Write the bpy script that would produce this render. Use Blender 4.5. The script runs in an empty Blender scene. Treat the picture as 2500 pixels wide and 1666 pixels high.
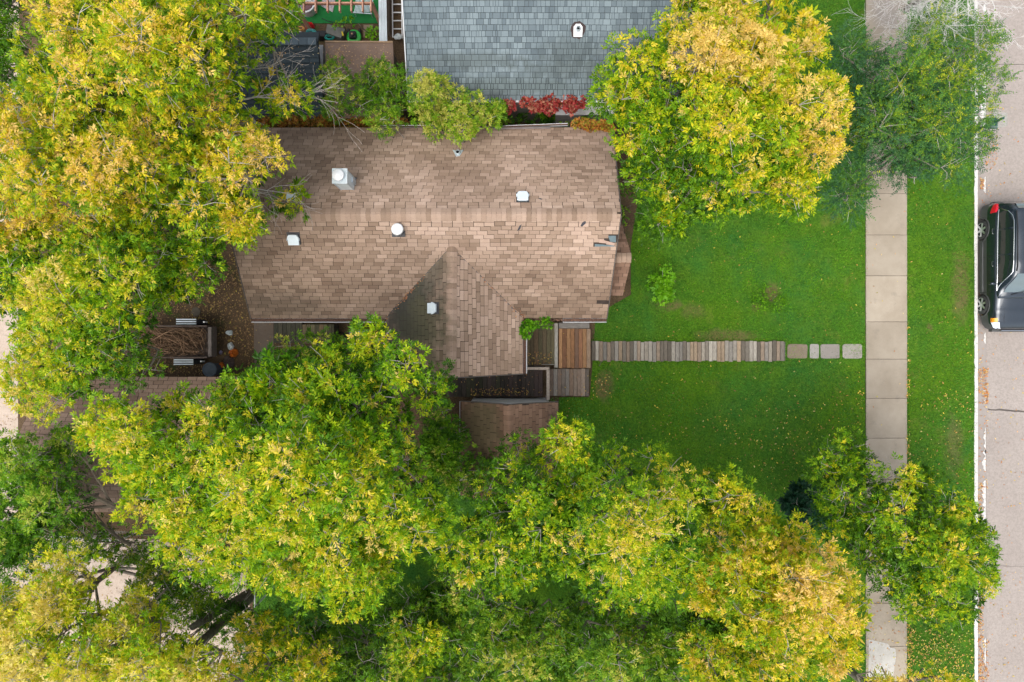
import bpy, math, random
import numpy as np
from mathutils import Vector, Matrix, noise
random.seed(7); rng = np.random.default_rng(7)
S = bpy.context.scene
COL = S.collection
# ---------------------------------------------------------------- camera, sky, sun, exposure
H = 24.0; F = 1667.0                       # height of the drone; focal length in photo pixels (2500 wide)
cd = bpy.data.cameras.new('camera'); cam = bpy.data.objects.new('camera', cd); COL.objects.link(cam)
cam.location = (0, 0, H); cam.rotation_euler = (0, 0, 0)
cd.sensor_width = 36; cd.lens = 36*F/2500; cd.clip_end = 2000
S.camera = cam
w = bpy.data.worlds.new('World'); S.world = w; w.use_nodes = True
wn = w.node_tree; bg = wn.nodes['Background']
sky = wn.nodes.new('ShaderNodeTexSky'); sky.sky_type = 'NISHITA'; sky.sun_disc = False
SUN_EL, SUN_AZ = math.radians(66), math.radians(215)
sky.sun_elevation = SUN_EL; sky.sun_rotation = SUN_AZ
sky.air_density = 1.0; sky.dust_density = 4.0; sky.ozone_density = 0.6
hs = wn.nodes.new('ShaderNodeHueSaturation'); hs.inputs['Saturation'].default_value = .40      # thin overcast: greyer than a clear sky
wn.links.new(sky.outputs[0], hs.inputs['Color']); wn.links.new(hs.outputs[0], bg.inputs[0]); bg.inputs[1].default_value = 0.15
sd = bpy.data.lights.new('sun', 'SUN'); sun = bpy.data.objects.new('sun', sd); COL.objects.link(sun)
sd.energy = .9; sd.angle = math.radians(50); sd.color = (1, .95, .87)
dvec = Vector((math.sin(SUN_AZ)*math.cos(SUN_EL), math.cos(SUN_AZ)*math.cos(SUN_EL), math.sin(SUN_EL)))
sun.rotation_euler = dvec.to_track_quat('Z', 'Y').to_euler(); sun.location = (0, 0, 40)
S.view_settings.view_transform = 'Standard'; S.view_settings.look = 'None'
S.view_settings.gamma = 1; S.view_settings.exposure = 0.95
S.cycles.max_bounces = 8; S.cycles.diffuse_bounces = 5; S.cycles.transmission_bounces = 4; S.cycles.transparent_max_bounces = 6

# ---------------------------------------------------------------- helpers
def P(px, py, z=0.0):                       # a point seen at photo pixel (px, py) and lying at height z
    return Vector(((px-1250)*(H-z)/F, (833-py)*(H-z)/F, z))
WL = {}
def put(o, parent, world):
    COL.objects.link(o)
    world = Vector(world); WL[o.name] = world
    if parent is not None:
        o.parent = parent; o.location = world - WL[parent.name]
    else: o.location = world
    return o
def tag(o, label=None, cat=None, group=None, kind=None):
    if label: o['label'] = label
    if cat: o['category'] = cat
    if group: o['group'] = group
    if kind: o['kind'] = kind
    return o
def thing(name, loc, label, cat, group=None):
    o = bpy.data.objects.new(name, None); o.empty_display_size = .2
    put(o, None, loc); return tag(o, label, cat, group)
class MB:
    def __init__(s): s.v = []; s.f = []; s.c = []; s.m = []
    def add(s, vs, fs, c=None, m=0):
        b = len(s.v); s.v += [tuple(x) for x in vs]
        for f in fs: s.f.append([b+i for i in f]); s.c.append(c or (1, 1, 1)); s.m.append(m)
    def box(s, a, b, c=None, m=0):
        x0, y0, z0 = a; x1, y1, z1 = b
        s.add([(x0,y0,z0),(x1,y0,z0),(x1,y1,z0),(x0,y1,z0),(x0,y0,z1),(x1,y0,z1),(x1,y1,z1),(x0,y1,z1)],
              [(0,3,2,1),(4,5,6,7),(0,1,5,4),(1,2,6,5),(2,3,7,6),(3,0,4,7)], c, m)
    def bar(s, a, b, w, h, c=None, m=0, up=(0, 0, 1)):
        a = Vector(a); b = Vector(b); d = (b-a).normalized(); u = Vector(up)
        if abs(d.dot(u)) > .98: u = Vector((0, 1, 0))
        sd_ = d.cross(u).normalized(); u = sd_.cross(d).normalized()
        vs = [p + sd_*i*w/2 + u*j*h/2 for p in (a, b) for i, j in ((-1,-1),(1,-1),(1,1),(-1,1))]
        s.add(vs, [(0,1,2,3),(7,6,5,4),(0,4,5,1),(1,5,6,2),(2,6,7,3),(3,7,4,0)], c, m)
    def tube(s, pts, rad, n=6, c=None, m=0, cap=True):
        pts = [Vector(p) for p in pts]; b = len(s.v); N = len(pts)
        if not hasattr(rad, '__len__'): rad = [rad]*N
        for i, p in enumerate(pts):
            d = (pts[min(i+1, N-1)] - pts[max(i-1, 0)])
            if d.length < 1e-6: d = Vector((0, 0, 1))
            d.normalize(); a = Vector((0, 0, 1)) if abs(d.z) < .9 else Vector((1, 0, 0))
            u = d.cross(a).normalized(); v = d.cross(u)
            for k in range(n):
                t = 2*math.pi*k/n; s.v.append(tuple(p + (u*math.cos(t)+v*math.sin(t))*rad[i]))
        for i in range(N-1):
            for k in range(n):
                k2 = (k+1) % n
                s.f.append([b+i*n+k, b+i*n+k2, b+(i+1)*n+k2, b+(i+1)*n+k]); s.c.append(c or (1,1,1)); s.m.append(m)
        if cap:
            s.f.append([b+k for k in range(n)][::-1]); s.c.append(c or (1,1,1)); s.m.append(m)
            s.f.append([b+(N-1)*n+k for k in range(n)]); s.c.append(c or (1,1,1)); s.m.append(m)
    def lathe(s, c0, prof, n=24, c=None, m=0):      # prof: (radius, z)
        b = len(s.v); N = len(prof)
        for r, z in prof:
            for k in range(n):
                t = 2*math.pi*k/n; s.v.append((c0[0]+r*math.cos(t), c0[1]+r*math.sin(t), c0[2]+z))
        for i in range(N-1):
            for k in range(n):
                k2 = (k+1) % n
                s.f.append([b+i*n+k, b+i*n+k2, b+(i+1)*n+k2, b+(i+1)*n+k]); s.c.append(c or (1,1,1)); s.m.append(m)
        s.f.append([b+(N-1)*n+k for k in range(n)]); s.c.append(c or (1,1,1)); s.m.append(m)
    def build(s, name, mats, parent=None, smooth=False, tone=False, world=None):
        v = np.array(s.v, dtype=np.float64)
        if world is None:
            lo, hi = v.min(0), v.max(0); world = ((lo[0]+hi[0])/2, (lo[1]+hi[1])/2, lo[2])
        v = v - np.array(world)
        me = bpy.data.meshes.new(name); me.from_pydata(v.tolist(), [], s.f)
        if not isinstance(mats, (list, tuple)): mats = [mats]
        for m in mats: me.materials.append(m)
        if len(mats) > 1: me.polygons.foreach_set('material_index', s.m)
        if smooth: me.shade_smooth()
        if tone:
            a = me.attributes.new('tone', 'FLOAT_COLOR', 'FACE')
            a.data.foreach_set('color', np.array([(*c, 1) for c in s.c], dtype=np.float32).ravel())
        me.update()
        return put(bpy.data.objects.new(name, me), parent, world)
def quads(name, V, C, mat, parent=None, kind='stuff', world=None):   # V: (N,k,3) array of faces, C: (N,3) colours
    N, K_ = V.shape[:2]; V = V.astype(np.float64)
    if world is None:
        f = V.reshape(-1, 3); lo, hi = f.min(0), f.max(0); world = ((lo[0]+hi[0])/2, (lo[1]+hi[1])/2, lo[2])
    me = bpy.data.meshes.new(name)
    me.vertices.add(N*K_); me.loops.add(N*K_); me.polygons.add(N)
    me.vertices.foreach_set('co', (V.reshape(-1, 3)-np.array(world)).ravel().astype(np.float32))
    me.loops.foreach_set('vertex_index', np.arange(N*K_, dtype=np.int32))
    me.polygons.foreach_set('loop_start', np.arange(0, N*K_, K_, dtype=np.int32))
    me.polygons.foreach_set('loop_total', np.full(N, K_, dtype=np.int32))
    a = me.attributes.new('tone', 'FLOAT_COLOR', 'FACE')
    a.data.foreach_set('color', np.concatenate([C, np.ones((N, 1))], 1).astype(np.float32).ravel())
    me.materials.append(mat); me.update(calc_edges=True)
    o = put(bpy.data.objects.new(name, me), parent, world)
    if kind: o['kind'] = kind
    return o
def inpoly(pts, poly):
    x, y = pts[:, 0], pts[:, 1]; r = np.zeros(len(pts), bool); n = len(poly)
    for i in range(n):
        x1, y1 = poly[i]; x2, y2 = poly[(i+1) % n]
        if y1 == y2: continue
        r ^= ((y1 > y) != (y2 > y)) & (x < (x2-x1)*(y-y1)/(y2-y1)+x1)
    return r
def pdist(pts, poly):
    d = np.full(len(pts), 1e9); n = len(poly)
    for i in range(n):
        a = np.array(poly[i], float); b = np.array(poly[(i+1) % n], float); ab = b-a
        t = np.clip(((pts-a)@ab)/(ab@ab), 0, 1)
        d = np.minimum(d, np.linalg.norm(pts-(a+t[:, None]*ab), axis=1))
    return d
def nz(x, y, z=0., s=1.): return noise.noise(Vector((x*s, y*s, z)))

# ---------------------------------------------------------------- materials
def mk(name, rough=.8, spec=.3, metal=0.):
    m = bpy.data.materials.new(name); m.use_nodes = True; nt = m.node_tree
    b = nt.nodes['Principled BSDF']; b.inputs['Roughness'].default_value = rough
    b.inputs['Specular IOR Level'].default_value = spec; b.inputs['Metallic'].default_value = metal
    return m, nt, b
def N(nt, t, **k):
    n = nt.nodes.new(t)
    for a, b in k.items(): setattr(n, a, b)
    return n
def pos(nt): return N(nt, 'ShaderNodeNewGeometry').outputs['Position']
def noi(nt, vec, scale, detail=4, rough=.55, stretch=None):
    if stretch:
        mp = N(nt, 'ShaderNodeMapping'); mp.inputs['Scale'].default_value = stretch; nt.links.new(vec, mp.inputs[0]); vec = mp.outputs[0]
    n = N(nt, 'ShaderNodeTexNoise'); n.inputs['Scale'].default_value = scale; n.inputs['Detail'].default_value = detail
    n.inputs['Roughness'].default_value = rough; nt.links.new(vec, n.inputs['Vector']); return n.outputs['Fac']
def rng_(nt, v, a, b, c=0., d=1.):
    n = N(nt, 'ShaderNodeMapRange'); nt.links.new(v, n.inputs[0])
    for i, x in enumerate((a, b, c, d)): n.inputs[i+1].default_value = x
    return n.outputs[0]
def mix(nt, f, a, b, mode='MIX'):
    n = N(nt, 'ShaderNodeMix', data_type='RGBA', blend_type=mode)
    for i, x in ((0, f), (6, a), (7, b)):
        if isinstance(x, (int, float)): n.inputs[i].default_value = x
        elif isinstance(x, tuple): n.inputs[i].default_value = (*x, 1)
        else: nt.links.new(x, n.inputs[i])
    return n.outputs[2]
def mth(nt, op, a, b=0.):
    n = N(nt, 'ShaderNodeMath', operation=op)
    for i, x in enumerate((a, b)):
        if isinstance(x, (int, float)): n.inputs[i].default_value = x
        else: nt.links.new(x, n.inputs[i])
    return n.outputs[0]
def bump(nt, b, h, s=.3, d=.02):
    n = N(nt, 'ShaderNodeBump'); n.inputs['Strength'].default_value = s; n.inputs['Distance'].default_value = d
    nt.links.new(h, n.inputs['Height']); nt.links.new(n.outputs[0], b.inputs['Normal'])
def blotch(nt, c, rx, ry, sc=1.2, amp=1.2):           # soft ragged patch mask round world point c
    p = pos(nt); sub = N(nt, 'ShaderNodeVectorMath', operation='SUBTRACT'); nt.links.new(p, sub.inputs[0]); sub.inputs[1].default_value = (c[0], c[1], 0)
    mu = N(nt, 'ShaderNodeVectorMath', operation='MULTIPLY'); nt.links.new(sub.outputs[0], mu.inputs[0]); mu.inputs[1].default_value = (1/rx, 1/ry, 0)
    le = N(nt, 'ShaderNodeVectorMath', operation='LENGTH'); nt.links.new(mu.outputs[0], le.inputs[0])
    n = noi(nt, p, sc, 5, .6); s = mth(nt, 'ADD', le.outputs['Value'], mth(nt, 'MULTIPLY', mth(nt, 'SUBTRACT', n, .5), amp*2))
    return rng_(nt, s, 1.15, .45)
def plain(name, col, rough=.7, spec=.3, metal=0., var=.25, sc=6., bmp=.15, col2=None):
    m, nt, b = mk(name, rough, spec, metal); p = pos(nt)
    f = rng_(nt, noi(nt, p, sc, 6, .65), .3, .7)
    c2 = col2 or tuple(x*(1-var) for x in col); c1 = col if col2 else tuple(min(1, x*(1+var*.6)) for x in col)
    nt.links.new(mix(nt, f, c1, c2), b.inputs['Base Color'])
    if bmp: bump(nt, b, noi(nt, p, sc*6, 4), bmp, .01)
    return m
def tonemat(name, mode, rough=.85, grain=.35, gs=60., stretch=None, stains=(), gcol=None, bs=.25, spec=.25):
    # mode 'obj' reads the object's own colour, 'attr' the mesh attribute 'tone'
    m, nt, b = mk(name, rough, spec); p = pos(nt)
    if mode == 'obj': base = N(nt, 'ShaderNodeObjectInfo').outputs['Color']
    else: base = N(nt, 'ShaderNodeAttribute', attribute_name='tone').outputs['Color']
    g = noi(nt, p, gs, 4, .7, stretch)
    c = mix(nt, rng_(nt, g, .25, .75, 0, 1), mix(nt, 1., base, (1-grain,)*3, 'MULTIPLY'), mix(nt, 1., base, (1+grain*.6,)*3, 'MULTIPLY'))
    c = mix(nt, rng_(nt, noi(nt, p, 2.3, 5, .6), .35, .65, 0, .35), c, mix(nt, 1., c, gcol or (.72, .68, .66), 'MULTIPLY'))
    for cc, rx, ry, st, col, sc, amp in stains:
        c = mix(nt, mth(nt, 'MULTIPLY', blotch(nt, cc, rx, ry, sc, amp), st), c, col)
    nt.links.new(c, b.inputs['Base Color']); bump(nt, b, g, bs, .006)
    return m
def leafmat(name, tr=.35, rough=.45, sat=1.):
    m, nt, b = mk(name, rough, .25); a = N(nt, 'ShaderNodeAttribute', attribute_name='tone')
    nt.links.new(a.outputs['Color'], b.inputs['Base Color'])
    t = N(nt, 'ShaderNodeBsdfTranslucent'); nt.links.new(mix(nt, 1., a.outputs['Color'], (1.1, 1.02, .5), 'MULTIPLY'), t.inputs[0])
    mx = N(nt, 'ShaderNodeMixShader'); mx.inputs[0].default_value = tr
    nt.links.new(b.outputs[0], mx.inputs[1]); nt.links.new(t.outputs[0], mx.inputs[2])
    nt.links.new(mx.outputs[0], nt.nodes['Material Output'].inputs[0]); return m
LEAF = leafmat('leaf', .42); LITTER = leafmat('dry_leaf', .15, .7); BLADE = leafmat('grass_blade', .3, .5)
BARK = plain('bark', (.17, .15, .12), .9, .2, 0, .45, 9, .6)
BRANCH = plain('branch_bark', (.22, .19, .16), .9, .2, 0, .35, 20, .2)
TWIG = plain('twig', (.42, .38, .35), .85, .2, 0, .35, 20, .2)
WHITE = plain('white_paint', (.74, .75, .76), .45, .4, 0, .08, 5, .05)
GALV = plain('galvanised_metal', (.55, .62, .66), .35, .5, .35, .12, 8, .05)
VENTM = plain('pale_vent_metal', (.66, .74, .78), .45, .4, .1, .08, 8, .03)
BLACK = plain('black_rubber', (.018, .018, .02), .6, .3, 0, .3, 12, .1)
HOLE = plain('bore_shade', (.006, .006, .007), .9, .1)
SOIL = None

# ---------------------------------------------------------------- setting: ground, lawn, path, road
def sheet(name, pts, z, mat, parent=None, th=.0):
    b = MB(); n = len(pts)
    vs = [(x, y, z) for x, y in pts]
    if th:
        vs += [(x, y, z-th) for x, y in pts]
        b.add(vs, [list(range(n))]+[[i, n+i, n+(i+1) % n, (i+1) % n] for i in range(n)])
    else: b.add(vs, [list(range(n))])
    return b.build(name, mat, parent)
def pxy(l, z=0.): return [tuple(P(x, y, z)[:2]) for x, y in l]
# far ground
m, nt, b = mk('turf_far', .95, .1); p = pos(nt)
nt.links.new(mix(nt, rng_(nt, noi(nt, p, .3, 6), .3, .7), (.05, .12, .015), (.10, .17, .03)), b.inputs['Base Color'])
tag(sheet('ground', [(-600,-600),(600,-600),(600,600),(-600,600)], -.30, m), kind='structure')
# leaf-strewn soil
m, nt, b = mk('soil', .95, .1); p = pos(nt)
c = mix(nt, rng_(nt, noi(nt, p, 1.1, 6, .6), .35, .65), (.060, .040, .026), (.115, .078, .048))
c = mix(nt, rng_(nt, noi(nt, p, 26, 5, .75), .5, .68), c, (.20, .135, .07))
c = mix(nt, rng_(nt, noi(nt, p, .9, 5, .7), .56, .70, 0, .7), c, (.055, .10, .02))
nt.links.new(c, b.inputs['Base Color']); bump(nt, b, noi(nt, p, 30, 5, .7), .8, .03)
SOIL = m
tag(sheet('yard_soil', [(-40,-45),(16.2,-45),(16.2,45),(-40,45)], 0, SOIL, th=.28), kind='structure')
# lawn
m, nt, b = mk('lawn_turf', .9, .1); p = pos(nt)
big = rng_(nt, noi(nt, p, .23, 3, .5), .38, .62)
c = mix(nt, big, (.040, .160, .026), (.075, .188, .008))
c = mix(nt, rng_(nt, noi(nt, p, 1.6, 6, .65), .35, .7, 0, .7), c, (.120, .225, .012))
c = mix(nt, rng_(nt, noi(nt, p, 14, 6, .75), .45, .72, 0, .85), c, (.010, .050, .005))
c = mix(nt, rng_(nt, noi(nt, p, .75, 6, .7), .58, .70, 0, .6), c, (.17, .19, .04))
for cc, rx, ry, st_ in ((P(1775, 820), 1.2, .25, .7), (P(1885, 715), .3, .35, .8), (P(1845, 750), .2, .2, .8), (P(1690, 760), .5, .3, .5), (P(1630, 745), .5, .25, .7), (P(2345, 700), .35, 1.4, .7), (P(2330, 1090), .4, 1.2, .5), (P(2270, 800), .15, .15, .9), (P(1475, 940), .35, .6, .8)):
    c = mix(nt, mth(nt, 'MULTIPLY', blotch(nt, cc, rx, ry, 3., .8), st_), c, (.17, .125, .06))
nt.links.new(c, b.inputs['Base Color']); bump(nt, b, noi(nt, p, 22, 6, .8), 1., .05); LAWN = m
lawn_main = [(1585,230),(1552,400),(1556,500),(1540,600),(1540,720),(1455,770),(1445,905),(1440,970),(1365,970),(1365,1120),(1060,1180),(700,1290),(620,1440),(600,1900),(2112,1900),(2112,-200),(1600,-200)]
tag(sheet('lawn', pxy(lawn_main), .012, LAWN), kind='structure')
m2 = LAWN.copy(); m2.name = 'verge_turf'; nt2 = m2.node_tree
tag(sheet('verge_lawn', pxy([(2214,-900),(2378,-900),(2378,2600),(2214,2600)]), .012, m2), kind='structure')
# gravel alley
m, nt, b = mk('gravel', .95, .1); p = pos(nt)
c = mix(nt, rng_(nt, noi(nt, p, 1.2, 6, .65), .3, .7), (.42, .34, .27), (.52, .43, .36))
c = mix(nt, rng_(nt, noi(nt, p, 38, 5, .8), .52, .7), c, (.30, .23, .18))
c = mix(nt, rng_(nt, noi(nt, p, 2.2, 6, .8), .58, .70, 0, .8), c, (.24, .15, .08))
nt.links.new(c, b.inputs['Base Color']); bump(nt, b, noi(nt, p, 45, 5, .8), .7, .02); GRAVEL = m
tag(sheet('alley', pxy([(-500,-800),(48,-800),(44,1305),(380,1318),(520,1345),(600,1400),(612,1500),(590,2000),(560,2500),(-500,2500)]), .008, GRAVEL), kind='structure')
# sidewalk slabs
m, nt, b = mk('concrete', .9, .2); p = pos(nt)
oi = N(nt, 'ShaderNodeObjectInfo').outputs['Color']
c = mix(nt, rng_(nt, noi(nt, p, .9, 6, .65), .3, .7), oi, mix(nt, 1., oi, (.74, .72, .69), 'MULTIPLY'))
c = mix(nt, rng_(nt, noi(nt, p, 70, 4, .8), .35, .75, 0, .35), c, mix(nt, 1., c, (.62, .60, .58), 'MULTIPLY'))
c = mix(nt, rng_(nt, noi(nt, p, 2.1, 7, .75), .56, .70, 0, .5), c, (.20, .175, .145))
c = mix(nt, rng_(nt, noi(nt, p, 12, 7, .8), .60, .72, 0, .5), c, (.17, .14, .11))
c = mix(nt, mth(nt, 'MULTIPLY', blotch(nt, P(2165, 25), .7, .8, 1.4, .8), .6), c, (.24, .22, .21))
nt.links.new(c, b.inputs['Base Color']); bump(nt, b, noi(nt, p, 60, 5, .7), .25, .006); CONC = m
base = tag(sheet('sidewalk', pxy([(2112,-900),(2214,-900),(2214,2600),(2112,2600)]), .004, plain('joint_dirt', (.07, .055, .04), .95)), kind='structure')
ys = [71-100.4*k for k in range(9, 0, -1)]+[71,172,272,373,473,574,674,786,877,973,1070,1170,1271,1371,1472,1577,1678]+[1678+100.4*k for k in range(1, 9)]
def bevelbox(mb, x0, y0, x1, y1, z0, z1, e=.012, c=None, m=0, jit=0.):
    j = lambda: random.uniform(-jit, jit)
    b0 = [(x0+j(),y0+j()),(x1+j(),y0+j()),(x1+j(),y1+j()),(x0+j(),y1+j())]
    cx, cy = (x0+x1)/2, (y0+y1)/2
    t = [(x+(e if x < cx else -e), y+(e if y < cy else -e)) for x, y in b0]
    mb.add([(x,y,z0) for x,y in b0]+[(x,y,z1-e*.6) for x,y in b0]+[(x,y,z1) for x,y in t],
           [(0,1,5,4),(1,2,6,5),(2,3,7,6),(3,0,4,7),(4,5,9,8),(5,6,10,9),(6,7,11,10),(7,4,8,11),(8,9,10,11)], c, m)
for a, c_ in zip(ys, ys[1:]):
    mb = MB(); p0 = P(2113, c_-.4); p1 = P(2213, a+.4)
    bevelbox(mb, p0.x, p0.y, p1.x, p1.y, .006, .045+random.uniform(-.004, .006), .012, jit=.004)
    o = mb.build('slab', CONC, base); k = random.uniform(.90, 1.08)
    if 1577 <= a < 1600: k = 1.0
    o.color = (.395*k, .342*k, .272*k, 1)
# pale repair patch on the path
mb = MB()
patch = [(2119,1560),(2165,1570),(2172,1580),(2184,1582),(2186,1600),(2180,1640),(2178,1648),(2118,1652)]
mb.add([(*P(x, y)[:2], .0535) for x, y in patch], [list(range(len(patch)))[::-1]])
o = mb.build('repair_patch', CONC, base); o.color = (.50, .49, .46, 1)
# kerb, gutter, road
m, nt, b = mk('kerb_concrete', .9, .2); p = pos(nt)
c = mix(nt, rng_(nt, noi(nt, p, 3, 6, .7), .35, .7), (.66, .645, .62), (.52, .50, .47))
c = mix(nt, rng_(nt, noi(nt, p, 11, 5, .75), .63, .74), c, (.22, .20, .17))
nt.links.new(c, b.inputs['Base Color']); bump(nt, b, noi(nt, p, 50, 4, .7), .3, .006); KERB = m
kx0, kx1 = P(2378, 0).x, P(2386.5, 0).x
kb = MB(); kb.box((kx0-.12, -45, -.29), (kx1-.01, 45, -.06)); kerb = tag(kb.build('kerb', KERB), kind='structure')
yy = -24.0
while yy < 24:
    mb = MB(); L = 3.02
    n_ = 14; vs = []; fs = []
    for i in range(n_+1):
        y = yy+.004+(L-.008)*i/n_; j = random.uniform(-.014, .012)
        vs += [(kx0+j, y, -.05), (kx0+j, y, .028), (kx0+j+.015, y, .038), (kx1-.022, y, .038), (kx1, y, .018), (kx1+.012, y, -.28)]
    for i in range(n_):
        for k in range(5): fs.append((i*6+k, i*6+k+1, i*6+k+7, i*6+k+6))
    fs.append((0,1,2,3,4,5)[::-1]); fs.append(tuple(n_*6+k for k in range(6)))
    mb.add(vs, fs); mb.build('kerb_stone', KERB, kerb); yy += L
m, nt, b = mk('gutter_pan', .85, .25); p = pos(nt)
c = mix(nt, rng_(nt, noi(nt, p, 1.6, 6, .7, (1, .35, 1)), .3, .7), (.25, .22, .20), (.32, .285, .26))
c = mix(nt, rng_(nt, noi(nt, p, 7, 6, .8, (1, .5, 1)), .60, .72), c, (.13, .10, .09))
nt.links.new(c, b.inputs['Base Color']); bump(nt, b, noi(nt, p, 50, 4, .7), .3, .006)
gx1 = P(2413, 0).x
tag(sheet('gutter', [(kx1-.02,-45),(gx1+.06,-45),(gx1+.06,45),(kx1-.02,45)], -.136, m), kind='structure')
m, nt, b = mk('road_concrete', .9, .2); p = pos(nt)
c = mix(nt, rng_(nt, noi(nt, p, .35, 6, .65), .3, .7), (.30, .262, .236), (.36, .318, .288))
c = mix(nt, rng_(nt, noi(nt, p, 13, 8, .85), .44, .62, 0, .60), c, (.20, .172, .152))
c = mix(nt, rng_(nt, noi(nt, p, 19, 7, .9), .57, .66, 0, .6), c, (.50, .45, .40))
c = mix(nt, rng_(nt, noi(nt, p, .8, 6, .8, (3, .3, 1)), .58, .72, 0, .5), c, (.30, .27, .25))
nt.links.new(c, b.inputs['Base Color']); bump(nt, b, noi(nt, p, 55, 5, .8), .6, .008); ROAD = m
road = tag(sheet('road', [(gx1+.02,-60),(28,-60),(28,60),(gx1+.02,60)], -.131, ROAD), kind='structure')
# worn white edge paint, cracks in the road
def ribbon(pts, wd, z, mat, name, parent, jit=.3):
    mb = MB(); vs = []
    for i, (x, y) in enumerate(pts):
        a = Vector(pts[max(i-1, 0)]); b_ = Vector(pts[min(i+1, len(pts)-1)]); d = (b_-a).normalized(); n = Vector((-d.y, d.x))
        k = wd/2*(1+random.uniform(-jit, jit)); vs += [(x+n.x*k, y+n.y*k, z), (x-n.x*k, y-n.y*k, z)]
    mb.add(vs, [(2*i, 2*i+1, 2*i+3, 2*i+2) for i in range(len(pts)-1)]); return mb.build(name, mat, parent)
PAINT = plain('worn_paint', (.60, .585, .555), .8, .2, 0, .45, 14, .1)
xr = P(2412.5, 0).x
segs = [(0,60,5),(78,100,4),(150,230,17),(232,310,17),(320,330,13),(430,470,6),(785,798,9),(812,840,6),(950,960,7),(975,985,6),(1045,1110,5),(1100,1155,8),(1175,1350,9),(1360,1430,4),(1560,1630,3)]
for a, b_, wpx in segs:
    mb = MB(); n_ = max(6, int((b_-a)/2)); vs = []
    for i in range(n_+1):
        y = P(0, a+(b_-a)*i/n_).y; ww = wpx/69.4*(.75+.9*nz(y*4.3, a)+.7*nz(y*11, a+5))*min(1, .2+i/4, .2+(n_-i)/4)
        vs += [(xr, y, -.1245), (xr-max(.008, ww), y, -.1245)]
    mb.add(vs, [(2*i, 2*i+2, 2*i+3, 2*i+1) for i in range(n_)]); mb.build('edge_line', PAINT, road)
CRACK = plain('crack_seal', (.10, .085, .075), .8)
def wob(x0, y0, x1, y1, n, a, s): return [tuple((P(x0+(x1-x0)*i/n, y0+(y1-y0)*i/n+a*nz(i*.5, s)*2))[:2]) for i in range(n+1)]
ribbon(wob(2418, 1001, 2700, 1016, 30, 1.5, 3.3), .05, -.1265, CRACK, 'road_crack', road)
ribbon(wob(2418, 153, 2700, 157, 24, .6, 7.1), .018, -.1265, CRACK, 'road_joint', road)
ribbon(wob(2418, 1385, 2700, 1388, 24, .6, 1.1), .012, -.1265, CRACK, 'road_joint', road)
# asphalt strip beyond
tag(sheet('far_kerb', [(28,-60),(28.3,-60),(28.3,60),(28,60)], -.02, KERB, th=.2), kind='structure')

# ---------------------------------------------------------------- roofs
def lerp(a, b, t): return a+(b-a)*t
def ctone(pal, t, j):
    t = min(max(t, 0), .999)*(len(pal)-1); i = int(t); f = t-i; k = 1+random.uniform(-j, j)
    return tuple(max(0, lerp(pal[i][q], pal[i+1][q], f)*k) for q in range(3))
BROWN = [(.145,.096,.066),(.205,.141,.100),(.280,.198,.144),(.37,.268,.202),(.48,.355,.280)]
def tabmesh(wd, e, th, name, mat):
    # one shingle tab: local x along eave, y upslope, z off the roof; thick at its butt edge
    g = .013; mb = MB(); x0, x1 = -wd/2+g/2, wd/2-g/2
    e = e-.011; mb.add([(x0,0,0),(x1,0,0),(x1,e,0),(x0,e,0),(x0+.003,.002,th),(x1-.003,.002,th),(x1-.003,e,.004),(x0+.003,e,.004)],  # cut short: the dark deck left bare paints each row's shadow line
           [(4,5,6,7),(0,1,5,4),(1,2,6,5),(3,0,4,7),(0,3,2,1)])
    me = bpy.data.meshes.new(name); me.from_pydata(mb.v, [], mb.f); me.materials.append(mat); me.update(); return me
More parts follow.
